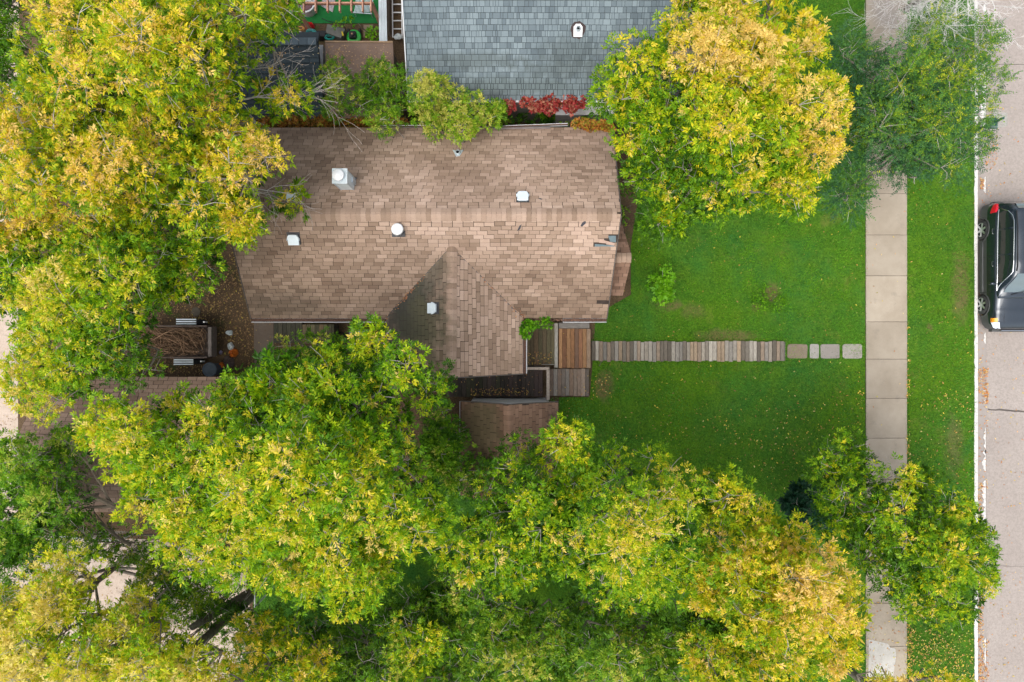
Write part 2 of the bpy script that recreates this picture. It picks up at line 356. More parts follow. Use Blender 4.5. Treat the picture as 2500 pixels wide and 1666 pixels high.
def slope(parent_roof, e0, e1, r0, r1, expo, tw, nind, matO, matA, tonef, name='shingle', th=.009, skip=None, widths=None, stuffname=None, wave=.012, far=1, stagger=.5):
    """shingle one slope: e0->e1 the eave, r0->r1 the ridge edge; returns nothing"""
    e0, e1, r0, r1 = map(Vector, (e0, e1, r0, r1))
    u = (e1-e0).normalized(); nrm = u.cross((r0-e0)).normalized()
    if nrm.z < 0: nrm = -nrm
    v = nrm.cross(u).normalized()
    if v.z < 0: v = -v
    L = (r0-e0).dot(v); rows = int(L/expo)
    rot = Matrix((u, v, nrm)).transposed()
    if rot.determinant() < 0:
        u2 = -u; rot = Matrix((u2, v, nrm)).transposed(); ux = u2
    else: ux = u
    ind = []; allt = []
    for r in range(rows+1):
        vv = r*expo; t = min(1, (vv+expo*.5)/L)
        ua = (r0-e0).dot(u)*t; ub = (e1-e0).dot(u) + ((r1-e1).dot(u))*t
        if vv+expo > L+.03: continue
        x = ua - (tw*stagger if r % 2 else 0) - random.uniform(0, .02) - (tw*.13*(r % 5))
        while x < ub:
            wd = tw if widths is None else random.choice(widths)
            a, b_ = max(x, ua), min(x+wd, ub); x += wd
            if b_-a < .04: continue
            c = (a+b_)/2; wv = wave*nz(c*.55, vv*.3, 2.)+.5*wave*nz(c*1.7, vv, 5.)
            pt = e0 + u*c + v*(vv+wv) + nrm*.004
            if skip and skip(pt): continue
            wdn = b_-a; full = abs(wdn-wd) < .002
            allt.append((pt, wdn, full, tonef(pt, c, r), wd))
    allt.sort(key=lambda t_: (not t_[2], -t_[0].z*far))
    meshes = {}
    mb = MB()
    for k, (pt, wdn, full, tn, wd) in enumerate(allt):
        if k < nind and full:
            key = round(wd, 3)
            if key not in meshes: meshes[key] = tabmesh(wd, expo, th, name, matO)
            o = bpy.data.objects.new(name, meshes[key]); COL.objects.link(o); o.parent = parent_roof
            j = Matrix.Rotation(random.uniform(-.012, .012), 3, 'Z')
            o.matrix_basis = Matrix.Translation(pt-WL[parent_roof.name]) @ (rot@j).to_4x4(); o.color = (*tn, 1)
        else:
            g = .011; x0, x1 = -wdn/2+g/2, wdn/2-g/2; q = random.uniform(-.012, .012); cz, sz = math.cos(q), math.sin(q)
            q2 = expo-.011; vs = [(x0,0,0),(x1,0,0),(x1,q2,0),(x0,q2,0),(x0,0,th),(x1,0,th),(x1,q2,.004),(x0,q2,.004)]
            vs = [pt + rot@Vector((X*cz-Y*sz, X*sz+Y*cz, Z)) for X, Y, Z in vs]
            mb.add(vs, [(4,5,6,7),(0,1,5,4),(1,2,6,5),(3,0,4,7)], tn)
    if mb.v:
        o = mb.build(stuffname or 'shingle_field', matA, parent_roof, tone=True); o['kind'] = 'stuff'
def caps(parent, a, b, expo, half, pitchA, pitchB, matO, tonef, name='ridge_cap', th=.012, lift=.015):
    # folded caps along a ridge a->b; pitch angles of the two sides
    a, b = Vector(a), Vector(b); d = (b-a).normalized(); n = int((b-a).length/expo); s = d.cross(Vector((0,0,1))).normalized()
    for i in range(n):
        p0 = a + d*(i*expo); L = expo-.006; hf = half*(1+random.uniform(-.06, .06)); z0, z1 = lift+.003, lift+.003+th
        vs = []
        for q, zz in ((0, z1), (L, z0)):
            for sg, pt in ((-1, pitchA), (-.35, pitchA), (0, 0), (.35, pitchB), (1, pitchB)):
                k = abs(sg)*hf; dz = -max(0, k-.03)*math.tan(pt) if sg else 0
                vs.append(p0 + d*q + s*math.copysign(k, sg)*1. + Vector((0, 0, dz+zz)))
        base_ = [v_-Vector((0, 0, th)) for v_ in vs[:5]]
        mb = MB(); mb.add(vs+base_, [(j, j+1, j+6, j+5) for j in range(4)]+[(j, 10+j, 11+j, j+1) for j in range(4)])
        o = mb.build(name, matO, parent); o.color = (*tonef(p0), 1)
pit = math.radians(30)
# palettes / tone fields
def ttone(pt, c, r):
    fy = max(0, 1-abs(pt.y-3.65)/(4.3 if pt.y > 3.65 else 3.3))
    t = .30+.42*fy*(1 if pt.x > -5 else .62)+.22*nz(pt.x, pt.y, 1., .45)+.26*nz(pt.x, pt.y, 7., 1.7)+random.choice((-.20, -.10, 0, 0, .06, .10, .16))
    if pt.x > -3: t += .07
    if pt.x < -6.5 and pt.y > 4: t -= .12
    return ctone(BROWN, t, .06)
st_main = [((P(690, 745, 2.8)[0], P(690, 745, 2.8)[1]), 1.6, .55, .5, (.075, .062, .045), 2.2, .9),
           ((P(700, 440, 3.4)[0], P(700, 330, 3.)[1]), 2.4, 2.2, .30, (.12, .085, .06), 1.3, .8),
           ((P(1125, 470, 4)[0], P(1125, 420, 4)[1]), 1.6, 1.2, .22, (.15, .10, .075), 2.2, 1.),]
SH_O = tonemat('asphalt_shingle', 'obj', .92, .22, 55, stains=st_main, gcol=(.80, .74, .72)); SH_A = tonemat('asphalt_shingle_field', 'attr', .92, .22, 55, stains=st_main, gcol=(.80, .74, .72))
st_w = [((-3.0, 1.0), 1.05, 1.7, .92, (.042, .046, .044), 2.6, .8), ((-2.75, .2), .95, 1.6, .6, (.11, .10, .05), 2.6, .8), ((-3.6, .6), .7, 1.5, .6, (.04, .04, .033), 1.3, .6), ((-2.35,2.3),.5,.8,.6,(.10,.09,.065),1.8,.7)]
SW_O = tonemat('mossy_shingle', 'obj', .92, .22, 55, stains=st_w, gcol=(.80, .74, .72)); SW_A = tonemat('mossy_shingle_field', 'attr', .92, .22, 55, stains=st_w, gcol=(.80, .74, .72))
DECK = plain('roof_deck_gap_shade', (.055, .042, .036), .95, .1)  # deck coloured dark for slot grime and the shadow lines between shingle rows
FASC = plain('fascia_brown', (.10, .085, .075), .7); SIDING = plain('cream_siding', (.62, .60, .55), .7, .3, 0, .1, 4, .1)

def gable_body(parent, x0, x1, y0, y1, zb, ze, axis, zr, mat=SIDING, name='wall'):
    """walls of a gabled box; axis 'x' = ridge runs along x"""
    mb = MB(); t = .14
    mb.box((x0,y0,zb),(x1,y0+t,ze)); mb.build(name, mat, parent)
    mb = MB(); mb.box((x0,y1-t,zb),(x1,y1,ze)); mb.build(name, mat, parent)
    for s in (0, 1):
        mb = MB()
        if axis == 'x':
            xa = x0 if s == 0 else x1-t; ym = (y0+y1)/2
            pr = [(y0+t, zb), (y1-t, zb), (y1-t, ze), (ym, zr), (y0+t, ze)]
            vs = [(xa, y, z) for y, z in pr]+[(xa+t, y, z) for y, z in pr]
            mb.add(vs, [(0,1,2,3,4)[::-1], (5,6,7,8,9)]+[(i, (i+1) % 5, 5+(i+1) % 5, 5+i) for i in range(5)]); mb.build(name, mat, parent)
        else:
            mb.box((x0 if s == 0 else x1-t, y0+t, zb), (x0+t if s == 0 else x1, y1-t, ze)); mb.build(name, mat, parent)
            ya = y0+.002 if s == 0 else y1-t; xm = (x0+x1)/2; mb = MB()
            pr = [(x0, ze+.002), (x1, ze+.002), (xm, zr)]
            vs = [(x, ya, z) for x, z in pr]+[(x, ya+t-.01, z) for x, z in pr]
            mb.add(vs, [(0,1,2), (5,4,3)]+[((i+1) % 3, i, 3+i, 3+(i+1) % 3) for i in range(3)]); mb.build('gable_panel', mat, parent)

house = thing('brown_house', (-2.7, 3.7, 0), 'brown shingled house with a long gable roof and a mossy side wing', 'house')
ES = [P(613, 776, 2.6), P(1481, 784, 2.6)]; RG = [P(549, 520, 4.32), P(1516, 524, 4.32)]; EN = [P(598, 311, 2.6), P(1495, 313, 2.6)]
RG[0].y = RG[1].y = 3.65; ES[0].y = ES[1].y = .72; EN[0].y = EN[1].y = 6.68
def slab4(mb, a, b, c, d, th):
    n = (b-a).cross(d-a).normalized()
    if n.z < 0: n = -n
    mb.add([a, b, c, d]+[q-n*th for q in (a, b, c, d)], [(0,1,2,3),(7,6,5,4),(0,4,5,1),(1,5,6,2),(2,6,7,3),(3,7,4,0)])
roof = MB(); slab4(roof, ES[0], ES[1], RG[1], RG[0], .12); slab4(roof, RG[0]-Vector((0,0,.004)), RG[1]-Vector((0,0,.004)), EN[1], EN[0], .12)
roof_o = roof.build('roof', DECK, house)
def skipw(p): return (abs(p.x+1.82) < 2.0-(p.y-.72)-.55) and p.y < 2.3
damage = [P(1481, 588, 4.0), P(1488, 600, 3.9)]
def skipS(p):
    if skipw(p): return True
    a = P(1493, 586, 3.9); b_ = P(1475, 601, 3.8)
    return (abs(p.x-a.x) < .22 and abs(p.y-a.y) < .10) or (abs(p.x-b_.x) < .32 and abs(p.y-b_.y) < .065) or (p.x > 2.75 and abs(p.y-P(0, 743, 2.8).y) < .06)
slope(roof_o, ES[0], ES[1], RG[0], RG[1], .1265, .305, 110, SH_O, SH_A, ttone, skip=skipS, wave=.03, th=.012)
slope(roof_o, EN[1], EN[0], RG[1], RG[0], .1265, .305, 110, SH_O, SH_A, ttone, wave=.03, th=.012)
captone = lambda p: ctone(BROWN, (.74 if p.x > -5 else .50)+random.choice((-.22, -.1, 0, 0, .08, .12)), .05)
caps(roof_o, RG[0]+Vector((0,0,.012)), RG[1]+Vector((0,0,.012)), .145, .19, math.radians(30), math.radians(30), SH_O, captone)
# underlay showing where shingles are torn, loose tab lying over it
FLASH0 = plain('tar', (.05, .05, .06), .7)
TAR = plain('blue_grey_felt', (.13, .18, .20), .8, .3)
def on_roof(px, py, lift=.0):     # world point on the south slope of the main roof under a pixel
    z = 3.6
    for _ in range(12):
        q = P(px, py, z); z = 2.6+(q.y-.72)/(3.65-.72)*1.72+lift
    return P(px, py, z)
def on_north(px, py, lift=0.):
    z = 3.6
    for _ in range(12):
        q = P(px, py, z); z = 2.6+(6.68-q.y)/(6.68-3.65)*1.72+lift
    return P(px, py, z)
for poly in ([(1484,576),(1504,576),(1504,592),(1490,591)], [(1452,596),(1503,600),(1502,605),(1452,604)]):
    mb = MB(); mb.add([on_roof(x, y, .008) for x, y in poly], [(3,2,1,0)]); mb.build('felt_patch', TAR, roof_o)
for poly in ([(1464,583),(1478,588),(1482,595),(1462,593)], [(1478,588),(1501,594),(1499,600),(1480,597)]):
    mb = MB(); t_ = [on_roof(x, y, .03) for x, y in poly]; b_ = [on_roof(x, y, .018) for x, y in poly]
    mb.add(t_+b_, [(3,2,1,0)]+[(i, 4+i, 4+(i+1) % 4, (i+1) % 4) for i in range(4)]); o = mb.build('loose_shingle', SH_O, roof_o); o.color = (.47, .335, .27, 1)
for poly in ([(1262,565),(1268,552),(1274,548),(1270,560)], [(1417,552),(1422,543),(1431,538),(1430,546),(1421,554)], [(1318,484),(1325,486),(1322,488),(1314,485)], [(1170,722),(1176,728),(1176,736),(1168,728)]):
    mb = MB(); mb.add([on_roof(x, y, .02) for x, y in poly] if poly[0][1] > 520 else [on_north(x, y, .02) for x, y in poly], [list(range(len(poly)))[::-1]]); mb.build('tar_mark', FLASH0, roof_o)
# drip edge / rake boards and fascia
for a, b_ in ((ES[1], RG[1]), (RG[1], EN[1]), (ES[0], RG[0]), (RG[0], EN[0])):
    mb = MB(); q = Vector((.012 if a.x > 0 else -.012, 0, -.055)); mb.bar(a+q, b_+q, .024, .15); mb.build('rake_board', FASC, roof_o)
# wing roof
zr = 3.80; xr_ = -1.80; eE = .33; eW = -3.93; yS = -1.02; hp = 2.12
W_E = [Vector((eE, yS, 2.6)), Vector((eE, .9, 2.6))]; W_R = [Vector((xr_, yS-.06, zr)), Vector((xr_+.02, 2.80, zr))]; W_W = [Vector((eW, yS, 2.6)), Vector((eW, .9, 2.6))]
mb = MB()
up = Vector((0, 0, .030))
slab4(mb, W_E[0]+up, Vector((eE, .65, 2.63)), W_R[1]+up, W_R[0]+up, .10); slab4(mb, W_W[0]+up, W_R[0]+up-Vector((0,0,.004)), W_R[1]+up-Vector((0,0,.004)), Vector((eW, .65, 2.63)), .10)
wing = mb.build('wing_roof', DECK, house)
def below_main(p): return p.z+.17 < 2.6+(p.y-.72)/(3.65-.72)*1.72
def wtone(pt, c, r):
    t = .5+.25*nz(pt.x, pt.y, 3., .8)+.22*nz(pt.x, pt.y, 9., 2.)+random.choice((-.24, -.12, 0, 0, .1, .14))
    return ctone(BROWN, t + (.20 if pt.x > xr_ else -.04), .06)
e1 = Vector((eE, 2.9, 2.6)); w1 = Vector((eW, 2.9, 2.6))
slope(wing, W_E[0]+up, e1+up, W_R[0]+up, Vector((xr_+.02, 2.9, zr))+up, .135, .305, 90, SW_O, SW_A, wtone, skip=below_main, wave=.02, th=.012, stuffname='wing_shingle_field')
slope(wing, w1+up, W_W[0]+up, Vector((xr_, 2.9, zr))+up, W_R[0]+up, .135, .305, 90, SW_O, SW_A, wtone, skip=below_main, wave=.02, th=.012, stuffname='wing_shingle_field')
caps(wing, W_R[0]+up+Vector((0,0,.012)), W_R[1]+up+Vector((0,.02,.012)), .155, .16, pit, pit, SW_O, lambda p: ctone(BROWN, .62+random.choice((-.2, -.05, 0, .1, .15)), .05))
for a, b_ in ((W_W[0], W_R[0]), (W_R[0], W_E[0])):
    mb = MB(); mb.bar(a+Vector((0, -.014, -.03)), b_+Vector((0, -.014, -.03)), .024, .14); mb.build('rake_board', FASC, wing)
# valley flashing
FLASH = plain('dark_flashing', (.06, .06, .065), .5, .4, .3)
vtop = Vector((xr_, 2.77, 3.80+.03))
for xe in (eE, eW):
    mb = MB(); mb.bar(Vector((xe, .70, 2.632)), vtop, .05, .012); mb.build('valley_flashing', FLASH, wing)
# walls
gable_body(house, -7.9, 2.75, 1.1, 6.3, 0, 2.5, 'x', 4.02)
gable_body(house, -3.6, 0, -.65, .95, 0, 2.5, 'y', 3.62)
mb = MB(); mb.box((-7.95, 1.05, 0), (2.8, 6.35, .25)); mb.build('foundation', plain('foundation_concrete', (.3, .29, .27), .9), house)
GLASS = plain('window_glass', (.03, .04, .05), .08, .6, 0, .1, 2, 0)
def window(par, x0, x1, z0, z1, y, nrm='y', s=-1):
    fr = MB(); gl = MB(); d = .04*s
    if nrm == 'y':
        for a, b_ in (((x0-.06, z0-.06), (x1+.06, z0)), ((x0-.06, z1), (x1+.06, z1+.06)), ((x0-.06, z0), (x0, z1)), ((x1, z0), (x1+.06, z1)), (((x0+x1)/2-.02, z0), ((x0+x1)/2+.02, z1))):
            fr.box((a[0], min(y, y+d), a[1]), (b_[0], max(y, y+d), b_[1]))
        gl.box((x0, min(y, y+d*.4), z0), (x1, max(y, y+d*.4), z1))
    else:
        for a, b_ in (((x0-.06, z0-.06), (x1+.06, z0)), ((x0-.06, z1), (x1+.06, z1+.06)), ((x0-.06, z0), (x0, z1)), ((x1, z0), (x1+.06, z1)), (((x0+x1)/2-.02, z0), ((x0+x1)/2+.02, z1))):
            fr.box((min(y, y+d), a[0], a[1]), (max(y, y+d), b_[0], b_[1]))
        gl.box((min(y, y+d*.4), x0, z0), (max(y, y+d*.4), x1, z1))
    f = fr.build('window_frame', WHITE, par); gl.build('pane', GLASS, f)
window(house, 1.0, 2.2, 1.0, 2.1, 1.1); window(house, -6.6, -5.2, 1.0, 2.1, 1.1); window(house, 4.6, 5.8, 1.0, 2.1, 2.75, 'x', 1); window(house, -2.5, -1.1, 1.0, 2.1, -.65)
mb = MB(); mb.box((.002, -.3, .5), (.045, .6, 2.4)); dr = mb.build('door', plain('door_paint', (.30, .10, .07), .5), house)
mb = MB(); mb.lathe((.07, -.2, 1.4), [(.0, -.03), (.03, -.02), (.03, .02), (.0, .03)], 8); mb.build('handle', GALV, dr)
# bay roof on the east gable
bx0, bx1 = 2.60, 3.66; by0, bym, by1 = 1.46, 2.55, 3.76; bze, bzr = 2.18, 3.15
mb = MB(); a0, a1 = Vector((bx0, by0, bze)), Vector((bx1-.12, by0, bze)); r0_, r1_ = Vector((bx0, bym, bzr)), Vector((bx1, bym, bzr)); n0, n1 = Vector((bx0, by1, bze)), Vector((bx1-.14, by1, bze))
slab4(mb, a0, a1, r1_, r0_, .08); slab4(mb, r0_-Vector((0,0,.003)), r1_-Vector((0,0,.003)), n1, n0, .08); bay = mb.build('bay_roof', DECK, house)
btone = lambda pt, c, r: ctone([tuple(x*k for x, k in zip(q, (1.0, .88, .86))) for q in BROWN], .42+.2*nz(pt.x, pt.y, 3., 2.)+random.choice((-.25, -.1, 0, .1)), .06)
slope(bay, a0, a1, r0_, r1_, .125, .30, 40, SH_O, SH_A, btone, stuffname='bay_shingle_field', th=.012)
slope(bay, n1, n0, r1_, r0_, .125, .30, 40, SH_O, SH_A, btone, stuffname='bay_shingle_field', th=.012)
caps(bay, r0_+Vector((0,0,.012)), r1_+Vector((0,0,.012)), .15, .15, pit, pit, SH_O, lambda p: ctone(BROWN, .62, .08))
mb = MB(); mb.box((2.77, 1.75, 0), (3.45, 3.45, 2.15)); mb.build('bay_wall', SIDING, house); window(house, 2.1, 3.1, .9, 1.9, 3.45, 'x', 1)
# gutters
DEBRIS = plain('leaf_mould', (.11, .065, .05), .95, .1, 0, .5, 25, .5)
def gutter(par, a, b, name='gutter', side=Vector((0, -1, 0)), debris=True, k=1.):
    a, b = Vector(a), Vector(b)
    if debris:
        dm = MB(); dm.bar(a+side*.06*k+Vector((0, 0, -.035)), b+side*.06*k+Vector((0, 0, -.035)), .085*k, .05); dm.build('gutter_debris', DEBRIS, par)
    side = side*k; mb = MB(); n_ = max(2, int((b-a).length/.5)); vs = []
    for i in range(n_+1):
        p_ = a.lerp(b, i/n_)+side*.006*nz(i*.7, 3.)+Vector((0, 0, .012*nz(i*.4, 8.)))
        for o_, z in ((0, 0), (.015, -.09), (.105, -.09), (.12, .0), (.135, .005), (.125, -.10), (.0, -.105)): vs.append(p_+side*o_+Vector((0, 0, z)))
    fs = [(i*7+k, i*7+(k+1) % 7, (i+1)*7+(k+1) % 7, (i+1)*7+k) for i in range(n_) for k in range(7)]
    mb.add(vs, fs); return mb.build(name, WHITE, par)
gutter(house, ES[0]+Vector((0, -.005, -.01)), Vector((-3.95, .715, 2.59)))
gutter(house, Vector((1.6, .715, 2.585)), ES[1]+Vector((0, -.005, -.015)))
gutter(house, Vector((eE+.005, .62, 2.62)), Vector((eE+.005, yS, 2.60)), side=Vector((1, 0, 0)))
gN = gutter(house, Vector((-4.2, 6.70, 2.60)), Vector((-1.6, 6.72, 2.57)), side=Vector((0, 1, 0)), k=.45)
gN = gutter(house, Vector((-.3, 6.70, 2.57)), Vector((1.75, 6.76, 2.63)), side=Vector((0, 1, 0)), k=.45)
mb = MB(); mb.bar((-.6, 6.64, 2.66), (1.2, 6.66, 2.66), .05, .02); mb.bar((-.9, 6.70, 2.69), (-.2, 6.72, 2.64), .03, .02); mb.build('drip_edge', plain('rusty_flashing', (.16, .13, .12), .6), roof_o)

# neighbour house with grey laminated shingles
GREY = [(.068,.088,.104),(.102,.130,.147),(.148,.186,.205),(.200,.248,.268),(.27,.325,.345)]
nb = thing('grey_house', (3.5, 10.5, 0), 'neighbouring house with slate grey laminated shingles and pale siding, at the top edge', 'house')
gz, gzr = 2.8, 4.9; gy = (833-246)*(H-gz)/F; gx0 = P(997, 246, gz).x; gx1_ = 6.0
gyr = gy+(gzr-gz)/math.tan(math.radians(20)); gx0b = gx0-.05
A = [Vector((gx0, gy, gz)), Vector((gx1_, gy, gz)), Vector((gx1_, gyr, gzr)), Vector((gx0b, gyr, gzr)), Vector((gx0b, 2*gyr-gy, gz)), Vector((gx1_, 2*gyr-gy, gz))]
mb = MB(); slab4(mb, A[0], A[1], A[2], A[3], .12); slab4(mb, A[3]-Vector((0,0,.004)), A[2]-Vector((0,0,.004)), A[5], A[4], .12)
gdeck = plain('grey_deck_gap_shade', (.045, .055, .06), .95, .1); groof = mb.build('roof', gdeck, nb)  # dark deck again paints the shadow lines between rows
def gtone(pt, c, r):
    t = .60+.16*nz(pt.x, pt.y, 1., .5)+random.choice((-.26, -.16, -.05, 0, .04, .08, .12))
    return ctone(GREY, t, .05)
def pg(x, y): q = P(x, y, 3.2); return (q.x, q.y)
st_g = [(pg(1560, 190), 1.6, 1.5, .8, (.05, .06, .062), 2.5, .6), (pg(1250, 205), 3.0, .36, .62, (.075, .095, .09), 3.5, .8), (pg(1160, 150), 1.7, .28, .5, (.07, .085, .08), 4., .9), (pg(1400, 130), 1.0, .5, .5, (.06, .075, .072), 4., .9), (pg(1100, 225), 2.2, .25, .5, (.07, .08, .085), 3., .8), (pg(1370, 165),1.6,.3,.5,(.065,.08,.075),4.,.9)]
SG_O = tonemat('laminated_shingle', 'obj', .9, .2, 60, stains=st_g, gcol=(.74, .77, .78)); SG_A = tonemat('laminated_shingle_field', 'attr', .9, .2, 60, stains=st_g, gcol=(.74, .77, .78))
slope(groof, A[0], A[1], A[3], A[2], .165, .2, 290, SG_O, SG_A, gtone, th=.014, widths=(.07, .085, .10, .12, .14, .17, .22), far=-1, stuffname='shingle_field', stagger=.3, wave=.012)
slope(groof, A[5], A[4], A[2], A[3], .165, .2, 0, SG_O, SG_A, gtone, th=.014, widths=(.2, .3, .4), stuffname='shingle_field')
for a, b_ in ((A[0], A[3]), (A[1], A[2])):
    mb = MB(); mb.bar(a+Vector((-.014, 0, -.05)), b_+Vector((-.014, 0, -.05)), .024, .14); mb.build('rake_board', WHITE, groof)
mb = MB(); mb.bar(A[0]+Vector((0, -.014, -.07)), A[1]+Vector((0, -.014, -.07)), .024, .13); mb.build('fascia', WHITE, groof)
gable_body(nb, gx0+.25, gx1_-.25, gy+.22, 2*gyr-gy-.22, 0, 2.7, 'x', 4.65, mat=plain('gap_shade_siding', (.16, .145, .13), .8))  # pale siding coloured dark to carry the shade of the narrow gap
mb = MB(); mb.box((1.45, gy-.12, .0), (3.3, gy+.215, 1.9)); mb.build('bump_out', plain('bump_siding', (.2, .19, .18), .8), nb)
mb = MB(); mb.bar((1.4, gy-.02, 2.02), (3.35, gy-.02, 2.02), .34, .06); mb.build('ledge', plain('grey_ledge', (.42, .42, .43), .7), nb)
# shared rail: plumbing flashing on the grey roof
def pipe_vent(name, p, label, slope_n, col, seal=None, sc=1.):
    t = thing(name, p, label, 'roof vent')
    nn = Vector(slope_n).normalized(); u = Vector((1, 0, 0)); v = nn.cross(u); 
    if seal:
        mb = MB(); pts = []
        for k in range(18):
            a = 2*math.pi*k/18; r = .20*(1+.22*nz(math.cos(a)*2, math.sin(a)*2, seal))*sc; 
            pts.append(p + u*r*.95*math.cos(a) + v*r*math.sin(a)*1.05 + nn*.024)
        mb.add(pts, [list(range(18))]); mb.build('tar_seal', plain('dark_tar', (.045, .03, .03), .7), t)
    mb = MB(); k = .115*sc
    fl = [(-k*.7, k*1.25), (-k*1.1, k*.5), (-k*.75, -k*1.1), (k*.75, -k*1.1), (k*1.1, k*.5), (k*.7, k*1.25)] if seal is None else [(-k*1.0, -k*1.5), (k*1.0, -k*1.5), (k*1.0, k*.6), (k*.5, k*1.2), (-k*.5, k*1.2), (-k*1.0, k*.6)]
    if seal is None: fl = [(-k*1.25, k*.9), (-k*.3, k*.6), (k*.3, k*.7), (k*1.25, k*.9), (k*.9, 0), (k*.45, -k), (-k*.4, -k*1.1), (-k*.8, -k*.1)]
    tp = [p+u*x+v*y+nn*.038 for x, y in fl]; bt = [p+u*x+v*y+nn*.020 for x, y in fl]; n_ = len(fl)
    mb.add(tp+bt, [list(range(n_))]+[(i, n_+i, n_+(i+1) % n_, (i+1) % n_) for i in range(n_)]); mb.build('flashing', col, t)
    mb = MB(); mb.lathe(p+nn*.03, [(.062*sc, 0), (.06*sc, .10), (.052*sc, .13), (.047*sc, .13), (.044*sc, .02)], 16); mb.build('pipe', GALV, t)
    mb = MB(); mb.lathe(p+nn*.035, [(.03*sc, .03), (.045*sc, .035)], 12); mb.build('pipe_bore', HOLE, t)  # black disc inside the pipe, painting the dark of its bore
    return t
def on_plane(px, py, a, nrm, lift=0.):
    nrm = Vector(nrm).normalized(); o_ = Vector((0, 0, H)); d = (P(px, py, 0)-o_); t = (Vector(a)-o_).dot(nrm)/d.dot(nrm); return o_+d*t+nrm*lift
nS = (A[1]-A[0]).cross(A[3]-A[0]).normalized(); nM_S = (ES[1]-ES[0]).cross(RG[0]-ES[0]).normalized(); nM_N = Vector((0, 1.72, 3.03)).normalized()
nW_W = Vector((-1.2, 0, 2.13)).normalized(); nW_E = Vector((1.2, 0, 2.13)).normalized()
pipe_vent('plumbing_vent', on_plane(1411, 73, A[0], nS), 'round plumbing pipe with white flashing and dark tar ring on the grey roof', nS, WHITE, seal=2.2, sc=1.15)
pipe_vent('plumbing_vent', on_plane(1118, 375, EN[0], nM_N), 'plumbing pipe with ragged grey flashing near the upper eave of the brown roof', nM_N, GALV, sc=1.15)

# box vents on the brown roof
def box_vent(p, nn, label, updir, sc=1.):
    t = thing('box_vent', p, label, 'roof vent', 'pale box vents on the brown roof')
    nn = Vector(nn).normalized(); v = (Vector(updir)-nn*Vector(updir).dot(nn)).normalized(); u = v.cross(nn); k = .165*sc
    mb = MB()
    def prism(pts, z0, z1, sh=0.):
        n_ = len(pts); bt = [p+u*x+v*y+nn*z0 for x, y in pts]; tp = [p+u*x*(1-sh)+v*y*(1-sh)+nn*z1 for x, y in pts]
        mb.add(bt+tp, [list(range(n_, 2*n_))]+[(i, (i+1) % n_, n_+(i+1) % n_, n_+i) for i in range(n_)])
    prism([(-k*1.15, -k*1.1), (k*1.15, -k*1.1), (k*1.15, k*1.25), (-k*1.15, k*1.25)], .012, .020); mb.build('flange', FLASH, t)
    mb = MB(); prism([(-k*.8, -k*.8), (k*.8, -k*.8), (k*.8, k*.8), (-k*.8, k*.8)], .02, .09); mb.build('throat', GALV, t)
    mb = MB(); prism([(-k, -k), (k, -k), (k, k*.55), (k*.72, k*.95), (k*.3, k*1.0), (-k*.3, k*1.0), (-k*.72, k*.95), (-k, k*.55)], .09, .125, .04); mb.build('hood', VENTM, t)
    mb = MB()
    for i in (-1, 1): mb.bar(p+u*(k*i*.99)+v*(k*.1)+nn*.105, p+u*(k*i*1.12)+v*(k*.1)+nn*.10, k*.5, .02)
    mb.build('clip', GALV, t); return t
up_S = Vector((0, 1, 0)); up_N = Vector((0, -1, 0))
box_vent(on_plane(718, 583, ES[0], nM_S), nM_S, 'pale box vent on the lower left of the brown roof, below the ridge', up_S)
box_vent(on_plane(714, 488, EN[0], nM_N), nM_N, 'pale box vent under the overhanging yellow branch at the left of the ridge', up_N, .95)
box_vent(on_plane(1276, 484, EN[0], nM_N), nM_N, 'bright box vent standing right of centre just above the ridge', -up_N, 1.0)
box_vent(on_plane(1059, 753, W_W[0]+up, nW_W), nW_W, 'pale box vent on the mossy slope of the side wing', Vector((1, 0, 0)), .95)
# turbine vent
p = on_plane(973, 563, ES[0], nM_S); t = thing('turbine_vent', p, 'round white whirlybird vent with fins below the ridge', 'roof vent')
mb = MB(); mb.lathe(p, [(.11, 0), (.11, .12)], 20); mb.build('neck', GALV, t)
mb = MB(); mb.lathe(p, [(.17, .24), (.155, .265), (.08, .285), (.0, .29)], 28); mb.build('dome', WHITE, t, smooth=True)
mb = MB(); mb.lathe(p, [(.12, .12), (.125, .24)], 20); mb.build('core', plain('vent_core', (.2, .22, .25), .6), t)
for k in range(26):
    a = 2*math.pi*k/26; mb = MB(); c_, s_ = math.cos(a), math.sin(a); q = lambda r, z, da: (p.x+r*math.cos(a+da), p.y+r*math.sin(a+da), p.z+z)
    mb.add([q(.125, .12, 0), q(.185, .18, .12), q(.165, .25, .05), q(.125, .25, 0), q(.13, .12, .05), q(.19, .18, .17), q(.17, .25, .10), q(.13, .25, .05)],
           [(0,1,2,3),(7,6,5,4),(0,4,5,1),(1,5,6,2)]); mb.build('fin', WHITE, t)
mb = MB(); mb.box((p.x-.19, p.y-.19, p.z-.02), (p.x+.19, p.y+.19, p.z+.015)); mb.build('flange', FLASH, t)
